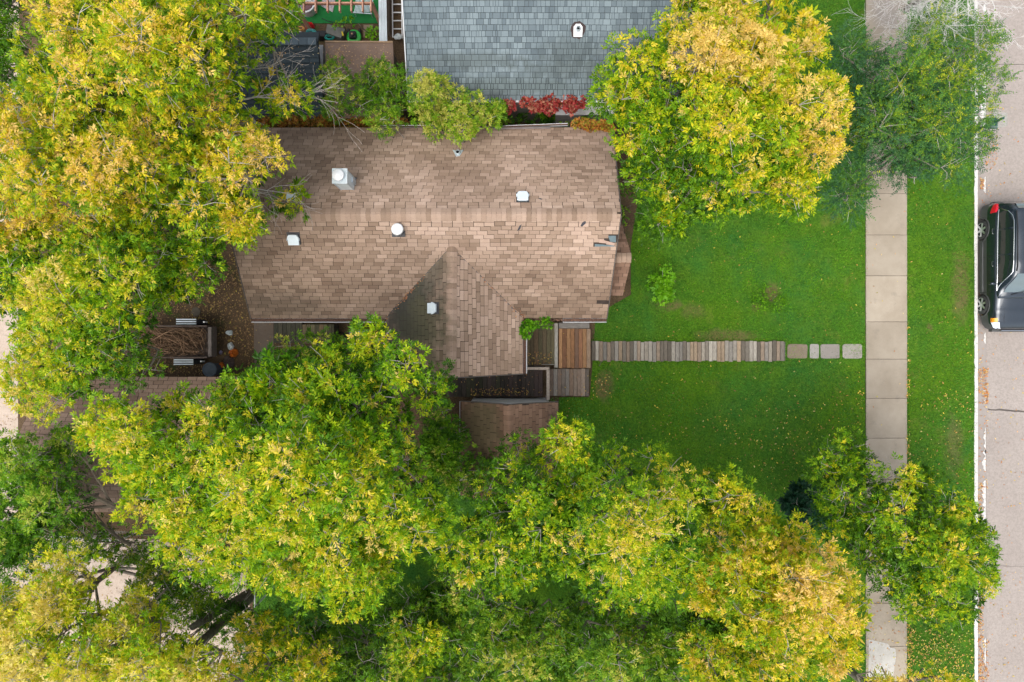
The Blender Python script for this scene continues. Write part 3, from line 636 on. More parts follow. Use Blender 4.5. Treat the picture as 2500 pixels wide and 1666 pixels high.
# metal flue box
p = on_plane(851, 451, EN[0], nM_N); t = thing('metal_chimney', p, 'pale sheet metal chimney box with a round white cap near the left of the roof', 'chimney')
s_ = .185; zt = 1.05; mb = MB(); mb.box((p.x-s_, p.y-s_, p.z-.12), (p.x+s_, p.y+s_, p.z+zt-.03)); bd = mb.build('casing', VENTM, t)
mb = MB(); mb.box((p.x-s_-.03, p.y-s_-.03, p.z+zt-.028), (p.x+s_+.03, p.y+s_+.03, p.z+zt)); mb.build('top_plate', GALV, t)
mb = MB(); mb.lathe((p.x-.02, p.y+.01, p.z+zt), [(.09, 0), (.09, .07), (.165, .07), (.17, .10), (.15, .125), (.09, .14), (.07, .16), (.0, .165)], 28); mb.build('cap', WHITE, t, smooth=True)
mb = MB(); mb.box((p.x+s_+.002, p.y-.02, p.z+.0), (p.x+s_+.035, p.y+.12, p.z+.4)); mb.build('bracket', GALV, t)
for sx, sy in ((1, 1), (1, -1), (-1, 1), (-1, -1)):
    mb = MB(); mb.box((p.x+sx*s_-.012, p.y+sy*s_-.012, p.z-.1), (p.x+sx*s_+.012, p.y+sy*s_+.012, p.z+zt-.03)); mb.build('corner_strip', GALV, bd)
mb = MB(); mb.box((p.x-s_-.05, p.y-s_-.05, p.z-.16), (p.x+s_+.05, p.y+s_+.05, p.z-.10)); mb.build('base_flashing', FLASH, t)

# small outbuilding with a gable roof south of the porch
sh = thing('garden_shed', (-.05, -3.4, 0), 'small brown gabled shed with a white end wall beside the dark porch deck', 'shed')
sx0, sxm, sx1, sy0, sy1 = -1.60, -.10, 1.46, -1.93, -4.95; sze, szr = 2.2, 3.35
a = [Vector((sx0, sy0, sze)), Vector((sxm, sy0, szr)), Vector((sx1, sy0-.02, sze)), Vector((sx0, sy1, sze)), Vector((sxm, sy1, szr)), Vector((sx1, sy1, sze))]
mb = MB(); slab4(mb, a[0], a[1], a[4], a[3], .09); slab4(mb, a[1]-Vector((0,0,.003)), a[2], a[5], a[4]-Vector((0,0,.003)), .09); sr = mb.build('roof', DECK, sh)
REDB = [tuple(x*k for x, k in zip(q, (.98, .84, .78))) for q in BROWN]
def stone(pt, c, r):
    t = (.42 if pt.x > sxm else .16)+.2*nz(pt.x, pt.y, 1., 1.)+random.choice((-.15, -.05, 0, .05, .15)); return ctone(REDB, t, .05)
st_s = [((-1.0, -2.7), .8, 1.2, .65, (.10, .09, .045), 2.5, .8), ((1.3, -2.9), .25, .9, .7, (.05, .035, .03), 5., 1.), ((-.9,-4.2),.9,1.0,.5,(.06,.05,.03),2.,.8)]
SS_O = tonemat('shed_shingle', 'obj', .92, .22, 55, stains=st_s); SS_A = tonemat('shed_shingle_field', 'attr', .92, .22, 55, stains=st_s)
slope(sr, a[5], a[2], a[4], a[1], .13, .30, 120, SS_O, SS_A, stone, th=.014, wave=.02)
slope(sr, a[0], a[3], a[1], a[4], .13, .30, 120, SS_O, SS_A, stone, th=.014, wave=.02)
caps(sr, a[4]+Vector((0,0,.01)), a[1]+Vector((0,0,.01)), .15, .14, math.radians(37), math.radians(37), SS_O, lambda p: ctone(REDB, .5+random.uniform(-.1, .12), .05))
gable_body(sh, sx0+.25, sx1-.25, sy1+.15, sy0-.06, 0, 2.15, 'y', 3.2, mat=WHITE)
for q0, q1 in ((a[0], a[1]), (a[1], a[2])):
    mb = MB(); mb.bar(q0+Vector((0, .014, -.03)), q1+Vector((0, .014, -.03)), .022, .10); mb.build('rake_board', FASC, sr)
gutter(sh, a[0]+Vector((-.005, 0, 0)), a[3]+Vector((-.005, 0, 0)), side=Vector((-1, 0, 0)), name='gutter', k=.5)

# dark shed roof with long courses, top left
ds = thing('charcoal_shed', (-6.4, 8.7, 0), 'shed with a charcoal roof of long courses sprinkled with fallen leaves', 'shed')
dz0, dz1 = 2.2, 3.05; dx0 = P(560, 290, dz0).x; dx1 = P(794, 290, dz0).x; dy0 = P(0, 291, dz0).y; dy1 = P(0, 101, dz1).y; 
a = [Vector((dx0, dy0, dz0)), Vector((dx1, dy0, dz0)), Vector((dx1, dy1, dz1)), Vector((dx0, dy1, dz1)), Vector((dx0, dy1+1., dz1-.42)), Vector((dx1, dy1+1., dz1-.42))]
mb = MB(); slab4(mb, a[0], a[1], a[2], a[3], .1); dro = mb.build('roof', plain('charcoal_felt', (.02, .026, .03), .9, .2), ds)
mb = MB(); slab4(mb, a[3]-Vector((0,0,.003)), a[2]-Vector((0,0,.003)), Vector((dx1, dy1+.35, dz1-.15)), Vector((dx0, dy1+.35, dz1-.15)), .1); mb.build('back_roof', plain('charcoal_felt_back', (.03, .04, .045), .9), ds)
DK = tonemat('charcoal_course', 'obj', .75, .25, 45, bs=.2); 
nrows = 15; vv = (a[3]-a[0]); L = vv.length; vd = vv.normalized(); nn = (a[1]-a[0]).cross(vd).normalized()
rot = Matrix((Vector((1,0,0)), vd, nn)).transposed()
for r in range(nrows):
    e = L/nrows; x = dx0
    while x < dx1-.01:
        wd = min(random.choice((1.0, 1.35, .7)), dx1-x); mb = MB(); g = .006
        th_ = .034
        vs = [(g,0,0),(wd-g,0,0),(wd-g,e+.02,0),(g,e+.02,0),(g,0,th_),(wd-g,0,th_),(wd-g,e+.02,.002),(g,e+.02,.002)]
        o0 = Vector((x, a[0].y, a[0].z))+vd*(r*e+random.uniform(-.004, .004))+nn*.003
        mb.add([o0+rot@Vector(q) for q in vs], [(4,5,6,7),(0,1,5,4),(1,2,6,5),(3,0,4,7),(0,3,2,1)])
        o = mb.build('course', DK, dro); k = random.uniform(.85, 1.25); o.color = (.036*k, .050*k, .058*k, 1); x += wd
x = dx0
while x < dx1-.1:
    mb = MB(); mb.box((x+.004, dy1-.12, dz1+.012-.03), (min(x+.27, dx1)-.004, dy1+.10, dz1+.03)); o = mb.build('ridge_cap', DK, dro); k = random.uniform(.9, 1.2); o.color = (.075*k, .10*k, .115*k, 1); x += .275
mb = MB(); mb.box((dx0+.15, dy0+.2, 0), (dx1-.1, dy1+.3, 2.1)); mb.build('wall', plain('grey_siding', (.3, .3, .29), .8), ds)
# brown flat roof (weathered board) beside it
fs = thing('board_roofed_shed', (-4.9, 8.6, 0), 'low shed with a flat brown needle strewn board roof right of the charcoal shed', 'shed')
fz = 2.25; fa = [P(796, 290, fz), P(968, 290, fz), P(959, 105, fz+.1), P(794, 104, fz+.1)]
m, nt, b = mk('needle_board', .9, .2); p_ = pos(nt)
c = mix(nt, rng_(nt, noi(nt, p_, 1.8, 6, .65), .3, .7), (.145, .098, .078), (.205, .145, .115)); c = mix(nt, rng_(nt, noi(nt, p_, 30, 5, .8, (1, 2.5, 1)), .52, .68, 0, .8), c, (.32, .20, .11))
nt.links.new(c, b.inputs['Base Color']); bump(nt, b, noi(nt, p_, 30, 5, .7), .4, .01)
mb = MB(); slab4(mb, fa[0], fa[1], fa[2], fa[3], .05); mb.build('roof', m, fs)
mb = MB(); mb.bar(fa[3]+Vector((0, .02, 0)), fa[2]+Vector((0, .02, 0)), .05, .06); mb.build('edge_trim', plain('raw_edge', (.30, .2, .12), .8), fs)
mb = MB(); q0, q1 = P(972, 170, 1.3), P(962, 112, 1.9); mb.box((fa[0].x+.1, fa[0].y+.1, 0), (fa[2].x-.06, fa[2].y-.08, 2.18)); mb.build('wall', plain('weathered_board', (.28, .24, .2), .85), fs)

# ---------------------------------------------------------------- decks, stair platforms, boardwalk
WOOD = tonemat('weathered_wood', 'obj', .85, .5, 9, stretch=(6, .8, 1), bs=.4)
WOODX = tonemat('weathered_wood_cross', 'obj', .85, .5, 9, stretch=(.8, 6, 1), bs=.4)
def boards(par, x0, x1, y0, y1, z, wd, cols, th=.03, name='board', gap=.008, jit=.0, mat=WOOD, darkened=1.):
    x = x0
    while x < x1-.03:
        w_ = min(wd*random.uniform(.92, 1.08), x1-x); mb = MB()
        bevelbox(mb, x+gap/2, y0+random.uniform(-jit, jit), x+w_-gap/2, y1+random.uniform(-jit, jit), z-th, z+random.uniform(-.003, .004), .006)
        o = mb.build(name, mat, par); c = random.choice(cols); k = random.uniform(.78, 1.2)*darkened; o.color = (c[0]*k, c[1]*k, c[2]*k, 1); x += w_
def frame(par, x0, x1, y0, y1, z0, z1, c=(.07, .055, .045)):
    mb = MB(); t_ = .05
    mb.box((x0+.02, y0+.02, z0), (x1-.02, y0+.02+t_, z1)); mb.box((x0+.02, y1-.02-t_, z0), (x1-.02, y1-.02, z1)); mb.box((x0+.02, y0+.09, z0), (x0+.07, y1-.09, z1)); mb.box((x1-.07, y0+.09, z0), (x1-.02, y1-.09, z1))
    mb.box((x0+.08, y0+.08, z0), (x1-.08, y1-.08, z0+.02))
    mb.build('joist_frame', plain('joist_wood', c, .9), par)
GREYW = [(.30,.265,.215),(.21,.185,.15),(.38,.345,.29),(.14,.12,.095),(.27,.21,.155),(.24,.22,.19),(.33,.25,.17)]; WARM = [(.30,.155,.075),(.24,.12,.065),(.36,.20,.10),(.20,.12,.08),(.27,.19,.13)]
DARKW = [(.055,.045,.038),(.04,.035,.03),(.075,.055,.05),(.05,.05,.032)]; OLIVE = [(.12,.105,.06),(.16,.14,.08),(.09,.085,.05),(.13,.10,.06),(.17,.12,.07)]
bw = thing('boardwalk', P(1680, 858), 'long straight boardwalk of grey weathered planks crossing the front lawn', 'boardwalk')
x0, x1 = P(1443, 0).x, P(1914, 0).x; y0, y1 = P(0, 882, .1).y, P(0, 834, .1).y
frame(bw, x0, x1, y0, y1, 0, .08); boards(bw, x0, x1, y0, y1, .12, .135, GREYW, jit=.03, name='plank', gap=.014)
st = thing('stepping_stone', P(1943, 857), '', 'stepping stone'); COL.objects.unlink(st); bpy.data.objects.remove(st)
for k, (xa, xb, lab) in enumerate(((1921,1971,'brownish square stepping stone at the end of the boardwalk'), (1976,1999,'narrow pale stepping stone, the slimmest of the row'), (2002,2050,'mottled grey wide stepping stone right of the narrow one'), (2056,2104,'worn pale stepping stone nearest the pavement'))):
    mb = MB(); n_ = 16; q0, q1 = P(xa, 876), P(xb, 840); cx, cy, hx, hy = (q0.x+q1.x)/2, (q0.y+q1.y)/2, (q1.x-q0.x)/2, (q1.y-q0.y)/2; rim = []
    for i in range(n_):
        a = 2*math.pi*(i+.5)/n_; ca, sa = math.cos(a), math.sin(a); e = .24; rim.append((cx+hx*math.copysign(abs(ca)**e, ca)*random.uniform(.95, 1.01), cy+hy*math.copysign(abs(sa)**e, sa)*random.uniform(.95, 1.01)))
    mb.add([(x, y, -.02) for x, y in rim]+[(x, y, .028) for x, y in rim]+[(cx+(x-cx)*.95, cy+(y-cy)*.95, .037) for x, y in rim], [list(range(2*n_, 3*n_))]+[(i+b_, (i+1) % n_+b_, n_+(i+1) % n_+b_, n_+i+b_) for i in range(n_) for b_ in (0, n_)])
    o = tag(mb.build('stepping_stone', CONC), lab, 'stepping stone', 'stepping stones between boardwalk and pavement'); c = ((.27,.215,.165),(.37,.355,.33),(.31,.285,.26),(.38,.355,.32))[k]; o.color = (*c, 1)
# platforms
def deck(name, label, pxr, z, wd, cols, zb=0., jit=.01, cat='deck', mat=WOOD, darkened=1.):
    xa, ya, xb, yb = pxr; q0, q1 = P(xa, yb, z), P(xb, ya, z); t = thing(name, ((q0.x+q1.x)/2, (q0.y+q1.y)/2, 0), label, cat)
    frame(t, q0.x, q1.x, q0.y, q1.y, zb, z-.035); boards(t, q0.x, q1.x, q0.y, q1.y, z, wd, cols, jit=jit, mat=mat, darkened=darkened); return t
d1 = deck('stair_platform', 'warm brown plank platform where the boardwalk meets the porch', (1364, 803, 1443, 899), .28, .135, WARM)
d2 = deck('porch_deck', 'olive stained porch deck between the side wing and the warm brown platform', (1284, 788, 1362, 892), .5, .14, OLIVE)
d3 = deck('lower_deck', 'low deck of faded brown planks on the lawn side of the porch railing', (1341, 901, 1438, 967), .2, .14, [(.23,.17,.13),(.17,.14,.115),(.28,.215,.165),(.20,.14,.10),(.25,.22,.19)])
d4 = deck('dark_porch', 'dark porch deck between the wing and the white shed wall', (1088, 880, 1326, 969), .45, .145, DARKW)  # uses the darkest board palette
mb = MB(); mb.box((.0+1.02, -.82, .5), (1.5, -.80, .52)); mb.build('step_edge', plain('grey_step', (.3, .28, .25), .8), d2)
q = P(1372, 790, .3); mb = MB(); bevelbox(mb, P(1364,802,.3).x, P(0,802,.3).y, P(1439,0,.3).x, P(0,788,.3).y, .05, .29); o = mb.build('end_board', WOODX, d1); o.color = (.24, .22, .2, 1)
mb = MB(); bevelbox(mb, P(1354,0,.55).x, P(0,898,.5).y, P(1362,0,.55).x, P(0,790,.5).y, .2, .53); o = mb.build('edge_board', WOOD, d2); o.color = (.42, .40, .35, 1)
# railing
rl = thing('porch_railing', P(1330, 930, .45), 'weathered grey wooden railing round the corner of the dark porch', 'railing')
RW = plain('railing_wood', (.36, .30, .25), .85, .2, 0, .3, 14, .3)
zt = 1.35; ax = P(1284, 900, zt); bx = P(1338, 900, zt); cx_ = P(1338, 966, zt); bx.y = ax.y; cx_.x = bx.x; 
mb = MB(); mb.bar(ax, bx, .09, .035); mb.build('top_rail', RW, rl); mb = MB(); mb.bar(bx+Vector((0, -.05, 0)), cx_+Vector((0,-.15,0)), .10, .035); mb.build('top_rail', RW, rl)
for q in (ax, bx, cx_+Vector((0,-.1,0))): mb = MB(); mb.box((q.x-.045, q.y-.045, .45), (q.x+.045, q.y+.045, zt-.02)); mb.build('post', RW, rl)
for i in range(1, 5):
    q = ax.lerp(bx, i/5); mb = MB(); mb.bar((q.x, q.y, zt-.02), (q.x, q.y-.02, .47), .035, .035); mb.build('baluster', RW, rl)
for i in range(1, 7):
    q = bx.lerp(cx_, i/7); mb = MB(); mb.bar((q.x, q.y, zt-.02), (q.x, q.y, .47), .035, .035); mb.build('baluster', RW, rl)
mb = MB(); mb.bar((ax.x, ax.y, .6), (bx.x, bx.y, .6), .03, .06); mb.bar((bx.x, bx.y, .6), (cx_.x, cx_.y, .6), .03, .06); mb.build('bottom_rail', RW, rl)
# back decks on the south side
d5 = deck('back_step', 'mossy green brown plank step beneath the gutter at the back corner of the house', (738, 792, 816, 840), .7, .14, OLIVE)
d6 = deck('back_deck', 'low dark green plank deck beneath the back gutter', (668, 778, 737, 838), .35, .15, [(.06,.058,.04),(.05,.05,.035),(.075,.07,.05)])
d7 = deck('rear_walkway', 'grey plank walkway glimpsed through the big tree beside the house', (820, 880, 920, 960), .3, .15, GREYW, darkened=.6)  # board colours scaled darker than the same palette on the boardwalk
mb = MB(); q0, q1 = P(620, 900, .03), P(668, 785, .03); bevelbox(mb, q0.x, q0.y, q1.x, q1.y, .0, .035); o = mb.build('concrete_pad', CONC); o.color = (.16, .125, .10, 1); tag(o, 'dirty concrete pad beside the back deck, strewn with leaves', 'concrete pad')

# ---------------------------------------------------------------- things in the yards
def solid(name, label, cat, parts, group=None):
    """parts: (part name, MB, material)"""
    allv = np.array([v for _, mb, _ in parts for v in mb.v]); lo, hi = allv.min(0), allv.max(0)
    t = thing(name, ((lo[0]+hi[0])/2, (lo[1]+hi[1])/2, lo[2]), label, cat, group)
    for nm, mb, mt in parts: mb.build(nm, mt, t)
    return t
# air conditioner / grey metal boxes
ps = []
q0, q1 = P(852, 829, .8), P(869, 804, .8); mb = MB(); bevelbox(mb, q0.x, q0.y, q1.x, q1.y, .02, .8, .02); ps.append(('case', mb, plain('grey_enamel', (.20, .25, .29), .5)))
q0, q1 = P(870, 829, .8), P(897, 804, .8); mb = MB(); bevelbox(mb, q0.x, q0.y, q1.x, q1.y, .02, .78, .02); ps.append(('lid', mb, plain('light_grey_enamel', (.30, .36, .39), .5)))
solid('utility_box', 'pair of joined grey metal utility boxes by the back wall', 'utility box', ps)
mb = MB(); c_ = P(832, 822, .05)
for k in range(3):
    mb.tube([(c_.x+(.14+.02*k)*math.cos(t_)+k*.05, c_.y-.06*k+(.15)*math.sin(t_), .04+.03*k) for t_ in np.linspace(0, 6.2, 20)], .014, 6)
tag(mb.build('garden_hose', BLACK), 'coiled black hose beside the grey utility boxes', 'hose')
# trailer full of branches
tc = P(448, 830, .4); tr = thing('utility_trailer', (tc.x, tc.y, 0), 'wooden utility trailer heaped with cut branches, two ribbed metal fenders', 'trailer')
TW = plain('trailer_wood', (.13, .10, .085), .85, .2, 0, .4, 12, .3)
A0, A1 = P(345, 873, .9), P(513, 797, .9); 
mb = MB(); mb.box((A0.x, A0.y, .42), (A1.x, A1.y, .47)); mb.build('bed', TW, tr)
mb = MB(); mb.box((A0.x, A0.y-.03, .48), (A1.x-.1, A0.y+.02, .92)); mb.build('side_board', TW, tr)
mb = MB(); mb.box((A0.x, A1.y-.02, .48), (A1.x-.1, A1.y+.03, .92)); mb.build('side_board', TW, tr)
mb = MB(); mb.box((A1.x-.07, A0.y+.03, .48), (A1.x+.04, A1.y-.03, .90)); mb.build('tail_board', plain('tail_board_wood', (.17, .145, .13), .85), tr)
for yy, sg, x0, x1 in ((A1.y, 1, 430, 480), (A0.y, -1, 424, 473)):
    q0, q1 = P(x0, 0, .75).x, P(x1, 0, .75).x; ya = yy+sg*.04; yb = yy+sg*.25; ff = None
    mb = MB(); mb.box((q0, min(ya, yb), .72), (q1, max(ya, yb), .745)); ff = mb.build('fender', FLASH, tr)
    for k in range(3):
        yk = ya+sg*(.03+.075*k); mb = MB(); mb.box((q0+.01, min(yk, yk+sg*.035), .746), (q1-.01, max(yk, yk+sg*.035), .775)); mb.build('rib', VENTM, ff)
    mb = MB(); wy = (ya+yb)/2
    pr = [(.31, -.09), (.33, -.06), (.33, .06), (.31, .09)]
    vs = []; n_ = 22
    for r_, o_ in pr:
        for k in range(n_): a = 2*math.pi*k/n_; vs.append(((q0+q1)/2+.16+r_*math.cos(a), wy+o_, .34+r_*math.sin(a)))
    fs_ = [(i*n_+k, i*n_+(k+1) % n_, (i+1)*n_+(k+1) % n_, (i+1)*n_+k) for i in range(3) for k in range(n_)]+[list(range(n_)), list(range(3*n_, 4*n_))[::-1]]
    mb.add(vs, fs_); wh = mb.build('wheel', BLACK, tr)
    mb = MB(); mb.box((q1+.24, wy-.02, .55), (q1+.29, wy+.03, .8)); mb.build('lamp', WHITE, tr)
mb = MB()
for k in range(520):
    a = Vector((random.uniform(A0.x+.1, A1.x-.2), random.uniform(A0.y+.08, A1.y-.08), random.uniform(.5, 1.0)))
    d = Vector((random.gauss(-.6, .4), random.gauss(.35, .5), random.uniform(-.1, .2))).normalized(); L_ = random.uniform(.3, 1.3); b_ = a+d*L_
    b_.y = min(max(b_.y, A0.y+.05), A1.y-.05+(.3 if random.random() < .06 else 0)); b_.x = min(max(b_.x, A0.x-.3), A1.x-.16)
    mid = (a+b_)/2+Vector((random.gauss(0, .05), random.gauss(0, .05), random.gauss(0, .05))); k_ = random.choice((.35, .6, .9, 1.4, 2.0))
    mb.tube([a, mid, b_], [random.uniform(.006, .014), .008, .003], 3, c=(.24*k_, .15*k_, .09*k_), cap=False)
o = mb.build('cut_branches', tonemat('brush', 'attr', .9, .3, 20), None, tone=True); tag(o, 'heap of cut brown branches lying in the wooden trailer', 'branches')
# dust bins, rubbish
def bin_(px, py, r, z, label, col, cat='barrel'):
    c0 = P(px, py, z); g = MB(); g.lathe((c0.x, c0.y, 0), [(r*.85, .01), (r*.95, z-.05)], 28); l = MB(); l.lathe((c0.x, c0.y, z-.05), [(r*1.02, 0), (r*1.05, .02), (r*1.0, .05), (r*.85, .055), (r*.8, .035), (0, .04)], 28)
    solid('barrel', label, cat, [('body', g, plain('barrel_plastic', tuple(x*.7 for x in col), .6)), ('lid', l, plain('barrel_lid', col, .6))])
bin_(511, 903, .24, .7, 'blue grey round barrel with a lid, standing in front behind the orange rubbish', (.085, .105, .13))
def crumple(name, label, cat, px, py, rx, ry, h, mat, z=.02, seed=1., group=None):
    c0 = P(px, py, z); mb = MB(); n_ = 16; rings = [(1., 0), (.92, .5), (.6, .95), (.25, 1.)]; vs = []
    for s__, hh in rings:
        for k in range(n_):
            a = 2*math.pi*k/n_; q = s__*(1+.38*nz(math.cos(a)*1.7, math.sin(a)*1.7, seed)); vs.append((c0.x+rx*q*math.cos(a), c0.y+ry*q*math.sin(a), z+h*hh*(1+.6*nz(a*2.1, s__*4, seed+3))))
    fs_ = [(i*n_+k, i*n_+(k+1) % n_, (i+1)*n_+(k+1) % n_, (i+1)*n_+k) for i in range(3) for k in range(n_)]+[list(range(3*n_, 4*n_))]
    mb.add(vs, fs_); return tag(mb.build(name, mat), label, cat, group)
PLW = plain('white_plastic', (.6, .66, .68), .4, .5); ORG = plain('orange_plastic', (.62, .16, .02), .5, .4, 0, .3, 8, .2); CHR = plain('dark_cloth', (.12, .09, .08), .9)
crumple('plastic_bag', 'small torn white plastic bag lying alone on the leaf litter', 'plastic bag', 560, 813, .13, .09, .08, PLW, seed=1.3)
crumple('plastic_bag', 'crumpled silvery plastic wrap just above the orange rubbish', 'plastic bag', 563, 846, .11, .15, .1, PLW, seed=4.1)
crumple('metal_can', 'small lilac can on the ground between the barrel and the white bags', 'can', 540, 861, .05, .07, .1, plain('lilac_can', (.45, .42, .6), .4), seed=2.)
crumple('orange_bag', 'bright orange crumpled bag near the white rubbish', 'bag', 572, 862, .17, .14, .22, ORG, seed=6.)
crumple('cloth_heap', 'dark brown cloth bundle on top of the orange rubbish', 'cloth', 560, 884, .2, .2, .2, CHR, seed=8.)
crumple('orange_rag', 'orange rag tucked at the lower left of the dark cloth bundle', 'rag', 543, 893, .1, .12, .2, ORG, seed=9.)
mb = MB(); c0 = P(479, 762); mb.lathe((c0.x, c0.y, 0), [(.17, .0), (.16, .03), (.13, .04), (0, .045)], 14); o = tag(mb.build('flat_stone', CONC), 'round flat stone half buried in the leaf litter above the trailer', 'stone'); o.color = (.14, .12, .09, 1)
# top yard: turf mat, pergola, tub, bench, rug
q0, q1 = P(700, 58), P(928, -160); m, nt, b = mk('artificial_turf', .9, .1); p_ = pos(nt)
nt.links.new(mix(nt, rng_(nt, noi(nt, p_, 2, 6, .7), .3, .7), (.012, .12, .03), (.022, .17, .045)), b.inputs['Base Color']); bump(nt, b, noi(nt, p_, 60, 3), .5, .01)
tag(sheet('turf_mat', [(q0.x, q0.y), (q1.x, q0.y), (q1.x, q1.y), (q0.x, q1.y)], .03, m, th=.02), 'flat green artificial turf mat under the pergola', 'mat')
PW = plain('cedar', (.52, .28, .19), .75, .3, 0, .3, 8, .2)
pgz = 2.2; pgt = thing('pergola', P(820, -40), 'reddish wooden pergola of open rafters over the green turf mat', 'pergola')
for px in (704, 713, 742, 771, 800, 830, 858, 886, 906):
    a = P(px, 30 if px != 713 else 27, pgz); mb = MB(); mb.bar(a, Vector((a.x, a.y+2.6, pgz)), .045, .14); mb.build('rafter', PW, pgt)
a, b_ = P(700, 9, pgz-.1), P(910, 8, pgz-.1); b_.y = a.y; mb = MB(); mb.bar(a, b_, .05, .12); mb.build('beam', PW, pgt)
mb = MB(); mb.bar(a+Vector((0,2,0)), b_+Vector((0,2,0)), .05, .12); mb.build('beam', PW, pgt)
for px in (716, 908):
    q = P(px, 9, pgz-.2); mb = MB(); mb.box((q.x-.05, q.y-.05, 0), (q.x+.05, q.y+.05, pgz-.18)); mb.build('post', PW, pgt)
    mb = MB(); mb.box((q.x-.05, q.y+1.95, 0), (q.x+.05, q.y+2.05, pgz-.18)); mb.build('post', PW, pgt)
c0 = P(743, 4, .5); g = MB(); g.lathe((c0.x, c0.y, .03), [(.32, 0), (.36, .42), (.38, .46), (.33, .47), (.29, .40), (.27, .06), (0, .05)], 30); l = MB(); l.lathe((c0.x, c0.y, .1), [(.2, .0), (.15, .1), (0, .12)], 12)
solid('round_tub', 'round pale tub with dark contents beneath the pergola rafters', 'tub', [('tub', g, plain('pale_tub', (.55, .57, .58), .5)), ('contents', l, plain('tub_contents', (.14, .07, .08), .8))])
mb = MB(); pts = [P(784, 15, .06), P(812, 30, .06), P(832, -60, .06), P(800, -70, .06)]; mb.add([v for v in pts]+[v-Vector((0,0,.02)) for v in pts], [(0,1,2,3)]+[(i, 4+i, 4+(i+1) % 4, (i+1) % 4) for i in range(4)])
tag(mb.build('rug', plain('grey_rug', (.38, .34, .35), .95, .1, 0, .4, 12, .3)), 'patterned grey rug lying on the green turf mat', 'rug')
bt_ = thing('slatted_lounger', P(885, 12, .3), 'grey slatted metal lounger under the right end of the pergola', 'lounger')
for k in range(14):
    a = P(866+k*3.1, 30, .4); mb = MB(); mb.bar(a, Vector((a.x+.06, a.y+.42, .42)), .022, .012); mb.build('slat', GALV, bt_)
for yy in (31, 8): a, b_ = P(862, yy, .37), P(908, yy+3, .37); mb = MB(); mb.bar(a, b_, .03, .03); mb.build('side_rail', GALV, bt_)
for px, py in ((864, 30), (905, 32), (866, 8), (908, 8)): a = P(px, py, .35); mb = MB(); mb.box((a.x-.015, a.y-.015, .02), (a.x+.015, a.y+.015, .35)); mb.build('leg', GALV, bt_)
# ribbed metal panel and ladder
mp_ = thing('ribbed_metal_panel', P(938, 50, 1.), 'long ribbed pale metal sheet running beside the ladder', 'metal sheet')
a0 = P(929, 104, 1.2); mb = MB(); x = a0.x
for k in range(6):
    b_ = MB(); dx = .045; L_ = 2.6; xx = a0.x+k*dx-.05; sk = -.05
    b_.add([(xx,a0.y,1.15),(xx+dx*.92,a0.y,1.15+.02*(k % 2)),(xx+dx*.92+sk,a0.y+L_,1.15+.02*(k % 2)),(xx+sk,a0.y+L_,1.15),(xx,a0.y,1.13),(xx+dx*.92,a0.y,1.13),(xx+dx*.92+sk,a0.y+L_,1.13),(xx+sk,a0.y+L_,1.13)], [(0,1,2,3),(7,6,5,4),(0,4,5,1),(1,5,6,2),(2,6,7,3),(3,7,4,0)]); b_.build('rib', VENTM, mp_)
for yy in (a0.y+.2, a0.y+2.2): b_ = MB(); b_.box((a0.x, yy, 0), (a0.x+.05, yy+.05, 1.12)); b_.build('post', BARK, mp_)
ld = thing('ladder', P(971, 40, .2), 'white ladder lying on the ground between the metal sheet and the grey roof', 'ladder')
a0, a1 = P(959, 92, .25), P(982, 94, .25); tp = P(0, -160, .25).y
for q, dxx in ((a0, -.03), (a1, -.05)): b_ = MB(); b_.bar(q, (q.x+dxx, tp, .25), .035, .06); b_.build('side_rail', WHITE, ld)
for py in range(92, -160, -20):
    q = P(0, py-1, .25); b_ = MB(); b_.bar((a0.x-.02, q.y, .25), (a1.x-.02, q.y, .25), .03, .03); b_.build('rung', WHITE, ld)
fb = MB(); q = P(950, 90, .0); fb.box((q.x, q.y, 0), (q.x+.06, q.y+3., 1.1)); tag(fb.build('board_fence', RW), 'short weathered board fence behind the ladder', 'fence')
crumple('torn_paper', 'heap of torn white sheet at the foot of the ladder', 'litter', 971, 90, .15, .12, .08, PLW, z=.28, seed=3.7)
# mower, hoses, red cover
a = P(852, 88, .3)
MG = plain('mower_green', (.02, .36, .04), .4, .5); mt = thing('lawn_mower', (a.x, a.y, 0), 'green push lawn mower with black engine and grey grass bag', 'lawn mower')
b_ = MB(); c0 = P(862, 87, .3); b_.lathe((c0.x, c0.y, .05), [(.25, 0), (.26, .14), (.235, .17), (.13, .18), (.12, .14), (0, .14)], 26); b_.build('deck', MG, mt)
b_ = MB(); b_.box((c0.x-.13, c0.y-.10, .2), (c0.x+.10, c0.y+.12, .38)); b_.lathe((c0.x-.01, c0.y+.01, .38), [(.08, 0), (.075, .04), (0, .045)], 14); b_.build('engine', BLACK, mt)
b_ = MB(); b_.lathe((c0.x-.01, c0.y+.01, .425), [(.03, 0), (.025, .015), (0, .016)], 12); b_.build('starter_cap', plain('rust', (.45, .25, .15), .5), mt)
b_ = MB(); bp = [P(799, 59, .5), P(843, 71, .45), P(832, 93, .4), P(795, 80, .45)]; b_.add(bp+[Vector((v.x, v.y, .1)) for v in bp], [(0,1,2,3)]+[(i, 4+i, 4+(i+1) % 4, (i+1) % 4) for i in range(4)]); b_.build('grass_bag', plain('grey_bag', (.15, .15, .135), .8), mt)
for sx, sy in ((-.2, .22), (.2, .22), (-.2, -.22), (.22, -.2)):
    b_ = MB(); b_.tube([(c0.x+sx-.03, c0.y+sy, .1), (c0.x+sx+.03, c0.y+sy, .1)], .10, 14); b_.build('wheel', BLACK, mt)
b_ = MB(); b_.tube([P(845, 75, .3), P(838, 60, .8), P(800, 52, .9), P(786, 45, .85)], .014, 6); b_.build('handle', BLACK, mt)
